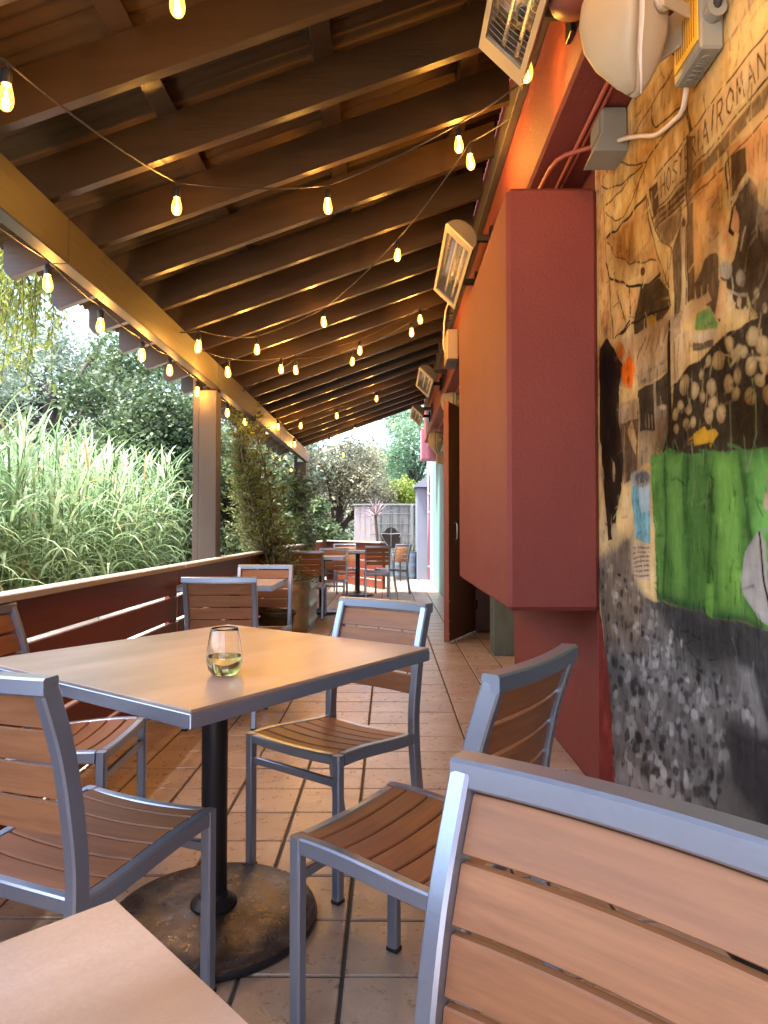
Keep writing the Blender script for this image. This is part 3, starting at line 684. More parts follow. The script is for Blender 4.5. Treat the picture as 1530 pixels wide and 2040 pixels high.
# corrugated sheets, ridges running down the slope
yA, yB = RY[0] - .3, RY[-1] + .3
per = .076; n = int((yB - yA) / per * 6); V = []; Fq = []
ys = np.linspace(yA, yB, n + 1); wv = .010 * np.sin(2 * math.pi * ys / per)
for k, x in enumerate((-2.02, -.62, .0, XU - .003)):
    V.append(np.stack([np.full(n + 1, x), ys, zr(x) + .19 + .062 + wv], 1))
V = np.concatenate(V) - np.array(_wloc(roof)); idx = np.arange(n)
Fq = np.concatenate([np.stack([k * (n + 1) + idx, k * (n + 1) + idx + 1, (k + 1) * (n + 1) + idx + 1, (k + 1) * (n + 1) + idx], 1) for k in range(3)])
me = big_mesh('corrugated_sheet', V, Fq, 'roof_sheet', smooth=True); o = link('corrugated_sheet', me, roof)
sol = o.modifiers.new('thick', 'SOLIDIFY'); sol.thickness = .003; sol.offset = 1
for y0, y1 in ((-1.2, 3.02), (3.026, 5.72), (5.726, 9.0), (9.006, 12.2)):
    g = G(); g.span((-1.49, y0, 2.296), (-1.42, y1, 2.50), .004); g.part('header_beam', 'beam_brown', roof)
    g = G(); g.span((-1.535, y0, 2.34), (-1.493, y1, 2.47), .004); g.part('header_beam', 'taupe_paint', roof)
for y in (-1.0, 5.78, 12.0):
    g = G(); g.span((-1.60, y, -.3), (-1.447, y + .15, 2.293), .006); g.part('post', 'taupe_paint', roof)
    g = G(); g.span((-1.655, y + .02, -.3), (-1.603, y + .14, 2.40), .004); g.part('post_backing', 'taupe_paint', roof)

# ------------------------------------------------------------------ slatted railing
rail = thing('slatted_railing', 'dark red horizontal board railing along the open side of the patio', 'railing', (XB - .015, 6, 0))
GC = (.683, .518, .345, .17)
edges = [.858] + [v for c in GC for v in (c + .011, c - .011)] + [.02]
def rail_panel(p0, p1, parent, capname='cap'):
    p0, p1 = Vector(p0), Vector(p1); d = (p1 - p0); L = d.length; d.normalize(); nn = Vector((d.y, -d.x, 0))
    rot = Matrix((d, nn, Vector((0, 0, 1)))).transposed(); c = (p0 + p1) / 2 - nn * .015
    for k in range(5):
        a, b = edges[2 * k], edges[2 * k + 1]
        g = G(); g.box(c + Vector((0, 0, (a + b) / 2)), (L - .012, .028, a - b), rot, .003); g.part('board', 'rail_red', parent)
    g = G(); g.box(c + nn * .02 + Vector((0, 0, .873)), (L - .002, .10, .027), rot, .003); g.part('cap', 'rail_cap', parent)
    for e in (p0 + d * .035, p1 - d * .035):
        g = G(); g.box(e - nn * .046 + Vector((0, 0, .43)), (.07, .03, .855), rot, .003); g.part('rail_post', 'rail_red', parent)
ys_ = [-.25, 2.18, 4.62, 7.0, 9.4, 11.8, 15.2]
for a, b in zip(ys_[:-1], ys_[1:]):
    rail_panel((XB, a + .012, 0), (XB, b - .012, 0), rail)
rr = thing('slatted_railing', 'short red board railing angled across the far end of the patio', 'railing', (-.75, 14, 0))
rail_panel((XB + .03, 15.17, 0), (-.12, 12.9, 0), rr)
# ================================================================== FURNITURE
CW, CT = .411, .028            # chair outer width, tube
def chair_proto():
    """local frame: faces +Y, front edge of seat at y = 0"""
    P = []
    hw = CW / 2; xl = hw - CT / 2
    up = catmull([(0, -.478, 0), (0, -.448, .16), (0, -.424, .33), (0, -.417, .45), (0, -.427, .56), (0, -.452, .70), (0, -.495, .835)], 4)
    seatz = lambda y: .441 - .024 * (lambda t: t * t * (3 - 2 * t))(min(1, max(0, (-y - .06) / .34)))
    bow = lambda x: -.016 * (1 - (x / xl) ** 2)
    sag = lambda x: -.011 * (1 - (x / xl) ** 2)
    for s in (-1, 1):
        g = G(); g.sweep([(s * xl, -.016, .008), (s * xl, -.016, .22), (s * xl, -.016, .439)], CT, .030, (1, 0, 0)); P.append(('leg', 'frame_metal', g))
        g = G(); g.sweep([(s * xl, p.y, max(p.z, .008)) for p in up], CT, .040, (1, 0, 0)); P.append(('leg', 'frame_metal', g))
        g = G(); g.sweep([(s * xl, -.032 - .37 * t, seatz(-.03 - .37 * t) - .019) for t in [k / 8 for k in range(9)]], CT, .038, (1, 0, 0)); P.append(('seat_rail', 'frame_metal', g))
        for yy, zz in ((-.016, 0), (-.478, 0)):
            g = G(); g.box((s * xl, yy, .006), (CT + .002, .034, .012), None, .002); P.append(('foot_cap', 'black_plastic', g))
    xin = xl - CT / 2
    def cross(f, w, h, k=9): return [Vector(f(-xin + 2 * xin * i / (k - 1))) for i in range(k)]
    g = G(); g.sweep(cross(lambda x: (x, -.016, .425 + sag(x) * .6), 0, 0), .026, .030, (0, 1, 0)); P.append(('front_rail', 'frame_metal', g))
    g = G(); g.sweep(cross(lambda x: (x, -.398, .392), 0, 0), .024, .034, (0, 1, 0)); P.append(('rear_rail', 'frame_metal', g))
    g = G(); g.sweep(cross(lambda x: (x, -.018, .352), 0, 0, 3), .016, .024, (0, 1, 0)); P.append(('stretcher', 'frame_metal', g))
    g = G(); g.sweep([Vector((x, -.497 + bow(x), .838)) for x in [-hw + CW * i / 10 for i in range(11)]], .040, .034, (0, 1, 0), .12); P.append(('top_rail', 'frame_metal', g))
    for s in (-.42, .42):      # flat straps that carry the slats
        g = G(); g.sweep([(s * CW * .45, -.03 - .36 * t, seatz(-.03 - .36 * t) - .034) for t in (0, .25, .5, .75, 1)], .022, .006, (1, 0, 0)); P.append(('slat_strap', 'frame_metal', g))
    pitch = .392 / 6
    for k in range(6):
        y0 = -.004 - pitch * k; y1 = y0 - pitch + .005
        rings = []
        for i in range(9):
            x = -xin + .001 + (2 * xin - .002) * i / 8
            z0, z1 = seatz(y0) + sag(x), seatz(y1) + sag(x); c = .003
            rings.append([Vector(q) for q in ((x, y0, z0 - .021), (x, y0, z0 - c), (x, y0 - c, z0), (x, y1 + c, z1), (x, y1, z1 - c), (x, y1, z1 - .021))])
        g = G(); g.skin(rings); P.append(('seat_slat', 'teak_slat', g))
    def upy(z):
        for a, b in zip(up[:-1], up[1:]):
            if a.z <= z <= b.z: return a.y + (b.y - a.y) * (z - a.z) / (b.z - a.z)
        return up[-1].y
    zt, ph = .817, .0705
    for k in range(4):
        z1 = zt - ph * k; z0 = z1 - ph + .0085; rings = []
        for i in range(9):
            x = -xin + .001 + (2 * xin - .002) * i / 8; b = bow(x); th = .013; c = .0025
            ya, yb = upy(z1) + b, upy(z0) + b
            rings.append([Vector(q) for q in ((x, ya + th / 2, z1 - c), (x, ya + th / 2 - c, z1), (x, ya - th / 2, z1), (x, yb - th / 2, z0), (x, yb + th / 2 - c, z0), (x, yb + th / 2, z0 + c))])
        g = G(); g.skin(rings); P.append(('back_slat', 'teak_slat', g))
    out = []
    for n, m, g in P:
        me = g.data(n, m)
        if n not in ('foot_cap', 'stretcher'): smooth_by_angle(me, 28)
        out.append((n, me))
    return out
CHAIR = chair_proto()
def chair(x, y, ang, label, group=None):
    """(x, y) = middle of the seat's front edge, ang = facing direction (radians from +X)"""
    t = thing('patio_chair', label, 'chair', (x, y, 0), ang - math.pi / 2, group)
    for n, me in CHAIR: link(n, me, t)
    return t
CG = 'slatted patio chairs'
chair(-.317, 2.205, -2.21, 'slatted chair behind the wine table, facing the glass, near the open door', CG)
chair(-.108, 1.722, 2.544, 'slatted chair right of the wine table, its dark back toward the mural', CG)
chair(-.609, 1.782, 1.18, 'slatted chair at the left front of the wine table, back to the viewer', CG)
chair(-.872, 2.325, .03, 'slatted chair between the wine table and the red railing', CG)
ta = on_z(900, 1505, .855); fa = R_(-132.5); fv = Vector((math.cos(fa), math.sin(fa), 0)); lv = Vector((-fv.y, fv.x, 0))
ca_ = Vector((ta.x, ta.y, 0)) + fv * .483 + lv * (CW / 2)
chair(ca_.x, ca_.y, fa, 'large nearest slatted chair cut off at the lower right corner', CG)
chair(-.965, 4.36, R_(92), 'slatted chair by the railing, back to the viewer, in front of the small table', CG)
chair(-.925, 4.69, R_(-90), 'slatted chair facing the viewer across the small table, beside the black pot', CG)
chair(-1.02, 9.06, R_(90), 'slatted chair just beyond the metal trough, back to the viewer', CG)
chair(-.80, 9.34, R_(-92), 'slatted chair facing the viewer at the table beyond the metal trough', CG)
chair(-.215, 11.62, R_(94), 'dark slatted chair on the open floor by the farthest table, back to the viewer', CG)
chair(-.13, 12.02, R_(218), 'pale slatted chair at the right of the farthest table', CG)
chair(-.72, 12.10, R_(-80), 'slatted chair behind the farthest table, half hidden by its column', CG)

def table(name_label, x, y, ang, sx, sy, zt=.76, group=None, disc=.292, top='laminate'):
    t = thing('patio_table', name_label, 'table', (x, y, 0), ang, group)
    g = G(); g.box((0, 0, zt - .004), (sx - .004, sy - .004, .008), None, .0015); link('table_top', g.data('table_top', top), t)
    g = G(); g.box((0, 0, zt - .0235), (sx, sy, .031), None, .002); link('edge_band', g.data('edge_band', 'frame_metal'), t)
    g = G(); g.box((0, 0, zt - .050), (.30, .30, .018), None, .004); link('mount_plate', g.data('mount_plate', 'black_metal'), t)
    g = G(); g.lathe([(.037, .05), (.037, zt - .045)], seg=24); me = g.data('column', 'black_metal'); smooth_by_angle(me); link('column', me, t)
    g = G(); g.lathe([(disc, .004), (disc + .004, .012), (disc, .024)], seg=56); me = g.data('base_rim', 'black_metal'); smooth_by_angle(me, 50); link('base_rim', me, t)
    g = G(); g.lathe([(disc - .002, .0245), (disc - .008, .029), (disc * .6, .034), (.09, .042), (.06, .05)], seg=56); me = g.data('base_disc', 'disc_bronze'); smooth_by_angle(me, 40); link('base_disc', me, t)
    g = G(); g.lathe([(.066, .047), (.066, .054), (.052, .066), (.042, .070), (.0375, .085)], seg=28); me = g.data('collar', 'black_metal'); smooth_by_angle(me, 40); link('collar', me, t)
    return t
table('square brown table with a glass of white wine on it', -.503, 2.009, -.615, .90, .90)
cN = Vector((-.267, .685, 0)); uN = Vector((.70, -.714, 0)); vN = Vector((-.714, -.70, 0)); cc = cN + (uN + vN) * .45
table('nearest tabletop corner at the lower left of the picture', cc.x, cc.y, math.atan2(uN.y, uN.x), .90, .90)
table('small table between two chairs by the railing', -1.06, 4.76, 0, .62, .62, disc=.25)
table('table just past the metal trough with chairs on both sides', -.90, 9.30, 0, .62, .64, disc=.25)
table('farthest table on a dark column near the patio end', -.53, 11.75, 0, .74, .62, disc=.27)

# wine glass
gp = on_z(447, 1345, .76)
wg = thing('wine_glass', 'stemless glass half full of white wine on the square table', 'glass', (gp.x, gp.y, .7605))
pr = [(.0, .0), (.022, .0), (.030, .003), (.039, .016), (.0435, .032), (.0445, .045), (.043, .060), (.039, .085), (.0345, .108), (.0325, .116)]
inn = [(r - .0013, z) for r, z in reversed(pr[2:])]
inn = [(r, max(z, .0065)) for r, z in inn]
g = G(); g.lathe([(r, z) for r, z in pr[1:]] + inn + [(.001, .0062)], seg=40); me = g.data('glass', 'clear_glass', True); link('glass', me, wg)
wine = [(.001, .0058), (.0285, .0058), (.0332, .0090), (.0382, .0165), (.0427, .0320), (.0437, .044), (.0436, .0475), (.001, .0476)]
g = G(); g.lathe(wine, seg=40); me = g.data('wine', 'white_wine'); smooth_by_angle(me, 40); link('wine', me, wg)

# ------------------------------------------------------------------ planters
def stadium(cx, cy, lx, ly, k=10):
    """rounded-end outline (capsule) along the longer side"""
    r = min(lx, ly) / 2 * .92; ox, oy = lx / 2 - r, ly / 2 - r; out = []
    for (sx, sy, a0) in ((1, 1, 0), (-1, 1, 90), (-1, -1, 180), (1, -1, 270)):
        for i in range(k):
            a = R_(a0 + 90 * i / (k - 1)); out.append((cx + sx * ox + r * math.cos(a), cy + sy * oy + r * math.sin(a)))
    return out
def trough(label, cx, cy, lx, ly, h, mat='galvanised'):
    t = thing('metal_trough', label, 'planter', (cx, cy, 0))
    def ring(k, z): return [Vector((x, y, z)) for x, y in stadium(0, 0, lx + k, ly + k)]
    hs = [(-.03, .0), (-.03, .02)]
    for i in range(24):
        z = .02 + (h - .05) * i / 23; rib = .018 * max(0, math.sin(i / 23 * math.pi * 5)) ** 2
        hs.append((-.03 + .04 * i / 23 + rib * 2, z))
    hs += [(.012, h - .02), (.034, h - .012), (.034, h), (.0, h), (-.005, h - .06), (-.02, h - .10)]
    g = G(); g.skin([ring(k, z) for k, z in hs]); me = g.data('tank', mat); smooth_by_angle(me, 50); link('tank', me, t)
    g = G(); g.skin([ring(-.03, h - .09), ring(-.03, h - .075)]); link('soil', g.data('soil', 'soil'), t)
    return t
trough('galvanised metal trough planter holding the tall evergreen', -1.115, 7.95, .50, 1.2, .56)
trough('blue grey metal trough planter against the far fence', .36, 15.75, .56, .40, .62, 'blue_grey_metal')
p = thing('plant_pot', 'round black plastic pot in front of the metal trough', 'pot', (-1.10, 6.85, 0))
g = G(); g.lathe([(.115, 0), (.125, .01), (.165, .27), (.180, .275), (.180, .31), (.165, .312), (.158, .25)], seg=28); me = g.data('pot', 'black_plastic'); smooth_by_angle(me, 40); link('pot', me, p)
g = G(); g.lathe([(.155, .24), (.10, .255), (.01, .26)], seg=20); link('soil', g.data('soil', 'soil'), p)

# ------------------------------------------------------------------ radiant heaters along the wall
def heater(y0, y1, label):
    cx, cz = .426, 2.875; t = thing('radiant_heater', label, 'heater', (cx, (y0 + y1) / 2, cz), 0, 'radiant heaters on the wall')
    L = y1 - y0; a = R_(44)
    fx = Vector((math.cos(a), 0, -math.sin(a)))            # across the face, toward the wall
    nf = Vector((-math.sin(a), 0, -math.cos(a)))           # face normal, down into the patio
    def pt(u, n, v): return fx * u + nf * n + Vector((0, v, 0))
    def loft(prof, v0, v1, cap=True):
        g = G(); g.skin([[pt(u, n, v0) for u, n in prof], [pt(u, n, v1) for u, n in prof]], cap); return g
    k = 10; shell = [(.108 * math.cos(R_(180 * i / k)), -.085 * math.sin(R_(180 * i / k))) for i in range(k + 1)]
    inner = [(u * .96, n * .94) for u, n in reversed(shell)]
    link('housing', loft(shell + inner, -L / 2, L / 2).data('housing', 'heater_dark'), t)
    for s in (-1, 1):   # rounded end plates
        g = G(); g.skin([[pt(u, n, s * (L / 2 - .004)) for u, n in shell], [pt(u * 1.02, n * 1.02, s * L / 2 + s * .004) for u, n in shell]]); link('end_plate', g.data('end_plate', 'heater_dark'), t)
        g = G(); g.skin([[pt(u, n, s * (L / 2 + .005)) for u, n in [(-.11, 0), (.11, 0), (.11, .012), (-.11, .012)]], [pt(u, n, s * (L / 2 - .07)) for u, n in [(-.11, 0), (.11, 0), (.11, .012), (-.11, .012)]]]); link('face_band', g.data('face_band', 'heater_metal'), t)
        g = G(); g.skin([[pt(u, n, -L / 2 + .07) for u, n in [(s * .088, 0), (s * .11, 0), (s * .11, .012), (s * .088, .012)]], [pt(u, n, L / 2 - .07) for u, n in [(s * .088, 0), (s * .11, 0), (s * .11, .012), (s * .088, .012)]]]); link('face_band', g.data('face_band', 'heater_metal'), t)
    refl = [(.098 * math.cos(R_(180 * i / 12)), -.070 * math.sin(R_(180 * i / 12)) - .003) for i in range(13)]
    m_ = int(L / .02); g = G(); V = []; Fc = []
    for q in range(m_ + 1):
        for u, n in refl: V.append(pt(u, n + rnd.uniform(-.0015, .0015), -L / 2 + .01 + (L - .02) * q / m_))
    w = len(refl)
    for q in range(m_):
        for i in range(w - 1): Fc.append((q * w + i, q * w + i + 1, (q + 1) * w + i + 1, (q + 1) * w + i))
    g.add(V, Fc); link('reflector', mesh_data('reflector', g.v, g.f, 'reflector', True), t)
    for u in (-.03, .035):
        g = G(); g.tube([pt(u, -.03, -L / 2 + .05), pt(u, -.03, L / 2 - .05)], .008, 10); link('heating_tube', g.data('heating_tube', 'quartz', True), t)
    g = G()
    for q in range(int(L / .028)): 
        v = -L / 2 + .08 + q * .028
        if v < L / 2 - .07: g.tube([pt(-.092, .006, v), pt(0, .012, v), pt(.092, .006, v)], .0008, 4)
    g.tube([pt(0, .011, -L / 2 + .06), pt(0, .011, L / 2 - .06)], .0008, 4)
    link('guard_grille', g.data('guard_grille', 'heater_metal'), t)
    for s in (-.34, .34):
        v = L * s; dx = XU - cx; g = G(); g.sweep([(.03, v, .06), (dx - .02, v, .06)], .03, .045, (0, 1, 0)); link('bracket', g.data('bracket', 'black_metal'), t)
        g = G(); g.box((dx - .012, v, .05), (.018, .07, .16), None, .003); link('wall_plate', g.data('wall_plate', 'black_metal'), t)
    return t
heater(1.45, 2.57, 'nearest radiant heater, cut by the top edge of the picture')
heater(4.10, 5.22, 'radiant heater above the red wall box')
heater(7.75, 8.75, 'third radiant heater, above the open door')
heater(10.2, 11.2, 'farthest radiant heater near the end of the red wall')

# ------------------------------------------------------------------ loudspeakers
def speaker(pos, s, yaw, label):
    t = thing('loudspeaker', label, 'speaker', pos, yaw, 'cream loudspeakers on the wall')
    # local: faces -Y (front), tapered body, z up
    def ring(z, w, d, dy):
        out = []
        for i in range(20):
            a = 2 * math.pi * i / 20; ca, sa = math.cos(a), math.sin(a); e = .62
            out.append(Vector((w * math.copysign(abs(ca) ** e, ca) * s, (dy + d * math.copysign(abs(sa) ** e, sa)) * s, z * s)))
        return out
    lv_ = [(-.235, .008, .008, .03), (-.20, .036, .036, .03), (-.13, .080, .076, .02), (-.05, .114, .100, .01), (.05, .128, .11, 0), (.13, .122, .105, 0), (.18, .10, .09, 0), (.20, .06, .06, 0)]
    g = G(); g.skin([ring(*q) for q in lv_]); me = g.data('cabinet', 'cream_plastic', True); link('cabinet', me, t)
    gl = [(-.225, .014, .012, .01), (-.20, .037, .02, -.012), (-.13, .082, .03, -.062), (-.05, .116, .03, -.088), (.05, .130, .03, -.098), (.13, .124, .03, -.09), (.178, .10, .02, -.075)]
    g = G(); g.skin([ring(*q) for q in gl]); link('grille', g.data('grille', 'cream_plastic', True), t)
    g = G(); g.skin([ring(q[0], q[1] + .004, .006, q[3] + .034) for q in gl]); link('seam_trim', g.data('seam_trim', 'white_cable', True), t)
    for sgn in (-1, 1):
        g = G(); g.tube([Vector((sgn * .12 * s, .02 * s, .02 * s)), Vector((sgn * .138 * s, .02 * s, .02 * s))], .034 * s, 18); link('pivot_knob', g.data('pivot_knob', 'cream_plastic', True), t)
        g = G(); g.box((sgn * .141 * s, .095 * s, .02 * s), (.008 * s, .17 * s, .05 * s), None, .003); link('bracket_arm', g.data('bracket_arm', 'cream_plastic'), t)
    g = G(); g.box((0, .178 * s, .02 * s), (.285 * s, .015 * s, .14 * s), None, .004); link('wall_plate', g.data('wall_plate', 'cream_plastic'), t)
    L = (XW - .004 - pos[0]) / -math.sin(yaw)
    if L > .19 * s: g = G(); g.sweep([(0, .18 * s, .02 * s), (0, L, .02 * s)], .035, .035, (1, 0, 0)); link('mount_arm', g.data('mount_arm', 'heater_dark'), t)
    return t
speaker((.678, 1.93, 2.535), .80, R_(-62), 'large cream loudspeaker at the top edge beside the mural')
speaker((.745, 8.15, 2.60), .8, R_(-50), 'cream loudspeaker half hidden between the red box and the open door')
speaker((.745, 10.9, 2.50), .8, R_(-62), 'small cream loudspeaker above the far end of the wall')

# ------------------------------------------------------------------ wall electrics
def wbox(name, label, cat, lo, hi, mat, extra=None):
    lo, hi = Vector(lo), Vector(hi); t = thing(name, label, cat, ((lo.x + hi.x) / 2, (lo.y + hi.y) / 2, lo.z))
    g = G(); g.span(lo, hi, .006); g.part('housing', mat, t)
    if extra: extra(t, lo, hi)
    return t
def tf_extra(t, lo, hi):
    g = G(); g.span((lo.x - .004, lo.y + .012, lo.z + .03), (lo.x - .0005, hi.y - .012, hi.z - .012), .0005); lb = g.part('warning_label', 'yellow_label', t)
    for k in range(9):
        yy = lo.y + .03 + k * (hi.y - lo.y - .05) / 9
        g = G(); g.span((lo.x - .0052, yy, lo.z + .05), (lo.x - .0042, yy + .005, hi.z - .04 - .03 * (k % 3)), 0); g.part('print_line', 'label_ink', lb)
    g = G(); g.tube([((lo.x + hi.x) / 2, lo.y - .03, lo.z + .09), ((lo.x + hi.x) / 2, lo.y, lo.z + .09)], .026, 16); g.part('cable_gland', 'grey_box', t)
    g = G(); g.tube(catmull([((lo.x + hi.x) / 2, lo.y - .02, lo.z + .09), ((lo.x + hi.x) / 2, lo.y - .10, lo.z + .16), (hi.x - .02, lo.y - .30, lo.z + .20), (hi.x - .015, lo.y - .7, lo.z + .21)]), .012, 8); g.part('power_cable', 'cable', t)
    # raised lettering on the underside
    cu = bpy.data.curves.new('txt', 'FONT'); cu.body = 'GIEFFE'; cu.size = .042; cu.extrude = .0015; cu.align_x = 'CENTER'; cu.align_y = 'CENTER'
    to = bpy.data.objects.new('txt', cu); COL.objects.link(to); dg = bpy.context.evaluated_depsgraph_get()
    me = bpy.data.meshes.new_from_object(to.evaluated_get(dg)); bpy.data.objects.remove(to); me.materials.append(MATS['grey_box'])
    o = link('raised_letters', me, t, Vector(((lo.x + hi.x) / 2, (lo.y + hi.y) / 2, lo.z - .002)) - _wloc(t)); o.rotation_euler = (math.pi, 0, R_(90))
wbox('transformer_box', 'grey transformer box with an orange warning label above the mural', 'transformer', (.835, 1.826, 2.41), (XW - .002, 2.0, 2.66), 'grey_box', tf_extra)
def jb_extra(t, lo, hi):
    g = G(); g.span((lo.x - .006, lo.y + .015, lo.z + .06), (lo.x - .0005, hi.y - .015, hi.z - .03), .002); g.part('cover', 'grey_box', t)
    g = G(); g.prism([(lo.x - .03, lo.z - .018), (lo.x + .0, lo.z + .05), (hi.x, lo.z + .05), (hi.x, lo.z - .018)], 'y', lo.y - .001, hi.y + .001); g.part('hinged_flap', 'grey_box', t)
wbox('junction_box', 'small grey socket box under the large loudspeaker', 'socket box', (.80, 2.57, 2.56), (XW - .002, 2.71, 2.712), 'grey_box', jb_extra)
def ctl_extra(t, lo, hi):
    g = G(); g.tube(catmull([(lo.x - .012, lo.y + .07, lo.z + .07), (lo.x - .03, lo.y + .05, lo.z + .16), (lo.x - .02, lo.y - .08, lo.z + .42), (lo.x + .01, lo.y - .35, lo.z + .45)]), .008, 8); g.part('supply_cable', 'white_cable', t)
    g = G(); g.span((lo.x - .002, lo.y + .01, lo.z - .02), (hi.x, hi.y - .01, lo.z - .0005), .003); g.part('base_plate', 'heater_dark', t)
wbox('heater_switch_box', 'cream switch box with a white cable beyond the red wall box', 'switch box', (.545, 6.45, 2.72), (XU - .002, 6.80, 3.0), 'cream_plastic', ctl_extra)
wbox('wall_sensor', 'small cream sensor under the far loudspeaker', 'sensor', (.80, 11.5, 2.22), (XW - .002, 11.66, 2.42), 'cream_plastic')
g = G(); p0 = Vector((.62, 2.26, 3.30)); g.lathe([(.02, -.045), (.075, -.03), (.085, 0), (.06, .03)], (.60, 2.2, 2.845), 24)
o = g.solo('wall_lamp_cap', 'door_edge', True); tag(o, 'round dark red fitting cut by the top edge between heater and loudspeaker', 'fitting')
# conduits on the soffit and the white lead to the transformer
def cable(name, pts, r, mat, label, cat='conduit', seg=8, smooth=True):
    g = G(); g.tube(pts, r, seg); o = g.solo(name, mat, True); tag(o, label, cat); return o
g = G(); g.tube([(.775, 1.2, 2.705), (.778, 3.5, 2.705), (.785, 12.0, 2.705)], .009, 8)
tag(g.solo('conduit', 'conduit_red', True), 'long red painted conduit running under the wall overhang', 'conduit')
g = G(); g.tube([(.80, 1.2, 2.709), (.803, 3.5, 2.709), (.81, 12.0, 2.709)], .007, 8)
tag(g.solo('conduit', 'conduit_red', True), 'thin red pipe beside the long conduit under the overhang', 'conduit')
cp = [(XW - .012, 2.93, 2.735 - .03), (.70, 2.90, 2.66), (.675, 2.95, 2.655), (.665, 3.05, 2.65), (.655, 3.35, 2.63)]
g = G(); g.tube([(XW - .006, 2.70, 2.66), (XW - .04, 2.76, 2.675), (.735, 2.84, 2.675), (.71, 2.88, 2.675), (.695, 2.95, 2.672), (.672, 3.30, 2.655)], .010, 8)
tag(g.solo('conduit', 'conduit_red', True), 'bent red conduit elbow just above the red wall box', 'conduit')
g = G(); g.tube(catmull([(.87, 1.99, 2.43), (.885, 2.06, 2.385), (.888, 2.14, 2.395), (.888, 2.27, 2.43), (.885, 2.40, 2.50), (.87, 2.50, 2.55), (.86, 2.56, 2.575)]), .008, 8)
tag(g.solo('white_lead', 'white_cable', True), 'curved white cable between the transformer and the grey socket box', 'cable')

# ------------------------------------------------------------------ string lights
BP = [(.0002, -.043), (.008, -.0425), (.015, -.038), (.0205, -.028), (.0228, -.014), (.0215, .002), (.018, .018), (.0145, .030), (.0135, .038)]
g = G(); g.lathe(list(BP), seg=16, cap=False); BULB = g.data('bulb', 'bulb_glass', True)
g = G(); g.lathe([(.0125, .034), (.0155, .036), (.0165, .05), (.0165, .075), (.010, .084), (.004, .088)], seg=12); SOCK = g.data('socket', 'black_plastic'); smooth_by_angle(SOCK)
g = G()
for k in range(4):
    a = k * math.pi / 2; g.tube([(.0065 * math.cos(a), .0065 * math.sin(a), -.026), (.004 * math.cos(a), .004 * math.sin(a), .016)], .0016, 5)
g.tube([(0, 0, .014), (0, 0, .036)], .003, 5); FIL = g.data('filament', 'filament')
LAMP = bpy.data.lights.new('bulb_glow', 'POINT'); LAMP.energy = BULB_W; LAMP.color = (1.0, .56, .17); LAMP.shadow_soft_size = .013
def string_light(label, bulbs, start, end, lit=True):
    """bulbs: centres of the glass; cable hangs through points above each bulb"""
    b0 = Vector(bulbs[0]); t = thing('string_light', label, 'string lights', b0, 0, 'string lights under the roof')
    anchors = [Vector(start)] + [Vector(b) + Vector((0, 0, .105)) for b in bulbs] + [Vector(end)]
    pts = []
    for a, b in zip(anchors[:-1], anchors[1:]):
        sg = .05 * (b - a).length
        for k in range(7):
            u = k / 7; pts.append(a.lerp(b, u) + Vector((0, 0, -sg * 4 * u * (1 - u) * .5)))
    pts.append(anchors[-1])
    g = G(); g.tube(pts, .0042, 5); g.part('cord', 'cable', t)
    for b in bulbs:
        b = Vector(b); off = b - b0
        g = G(); g.tube([b + Vector((0, 0, .105)), b + Vector((.003, 0, .085))], .0035, 5); g.part('drop_wire', 'cable', t)
        link('socket', SOCK, t, off); bo = link('bulb', BULB, t, off); bo.rotation_euler = (rnd.uniform(-.12, .12), rnd.uniform(-.12, .12), rnd.uniform(0, 3)); link('filament', FIL, bo)
        if lit: link('bulb_glow', LAMP, t, off)
    return t
def ceil_pt(px, py, drop=.15):
    """ray meets the plane hanging 'drop' below the rafters"""
    r = ray(px, py); a = CAM_H - (2.55 + SL * 1.42 - drop); den = r.z - SL * r.x
    return Vector((0, 0, CAM_H)) + r * (-a / den)
cpx = lambda L, drop=.15: [ceil_pt(x, y, drop) for x, y in L]
rw = lambda y, z=3.15: (XU - .05, y, z)
B = cpx([(12, 192), (352, 410), (653, 410), (914, 288)]); B[0] = ceil_pt(12, 192, .22)
string_light('front string of warm bulbs crossing under the nearest rafters', B, (-1.40, B[0].y - .9, 2.50), rw(3.0, 3.1))
string_light('unseen string of bulbs added above the viewer to warm the mural', [Vector((.52, 1.75, 2.90)), Vector((.46, 1.25, 2.86)), Vector((.36, .75, 2.80))], rw(1.8), (-1.40, .2, 2.5))  # three unseen bulbs added to warm the upper mural
B = [ceil_pt(353, 5, .17)]; string_light('single bulb string cut by the top edge of the picture', B, (-1.40, 1.75, 2.5), rw(1.9))
B = [on_x(1050, 142, .50)]; B[0] = on_x(1050, 142, .52); string_light('bulb on a cord hanging below the nearest heater', B, (.42, B[0].y - .25, 2.80), (.60, B[0].y + .5, 3.1))
B = cpx([(937, 322), (792, 508), (645, 641), (512, 696)]) + [on_x(395, 690, -1.24)]; string_light('second string of bulbs running from the wall to the first post', B, rw(3.3, 3.12), (-1.42, B[-1].y + .2, 2.46))
B = [on_x(454, 741, -1.24)] + cpx([(560, 735), (717, 698), (837, 636)]); string_light('third string of bulbs rising from the beam toward the wall', B, (-1.42, B[0].y - .2, 2.46), rw(B[-1].y + .3))
B = cpx([(820, 662), (702, 720), (589, 737)]); string_light('fourth string of bulbs close behind the third', B, rw(B[0].y + .2), (-1.42, B[-1].y + .3, 2.46))
B = cpx([(599, 848), (671, 828), (750, 794)]); string_light('fifth string of three small bulbs toward the far roof edge', B, (-1.42, B[0].y - .1, 2.46), rw(B[-1].y + .3))
B = cpx([(545, 850), (567, 885)]); string_light('two bulbs close to the far end of the beam', [Vector((max(b.x, -1.38), b.y, b.z)) for b in B], (-1.42, B[0].y - .5, 2.45), (-1.42, B[1].y + .6, 2.45))
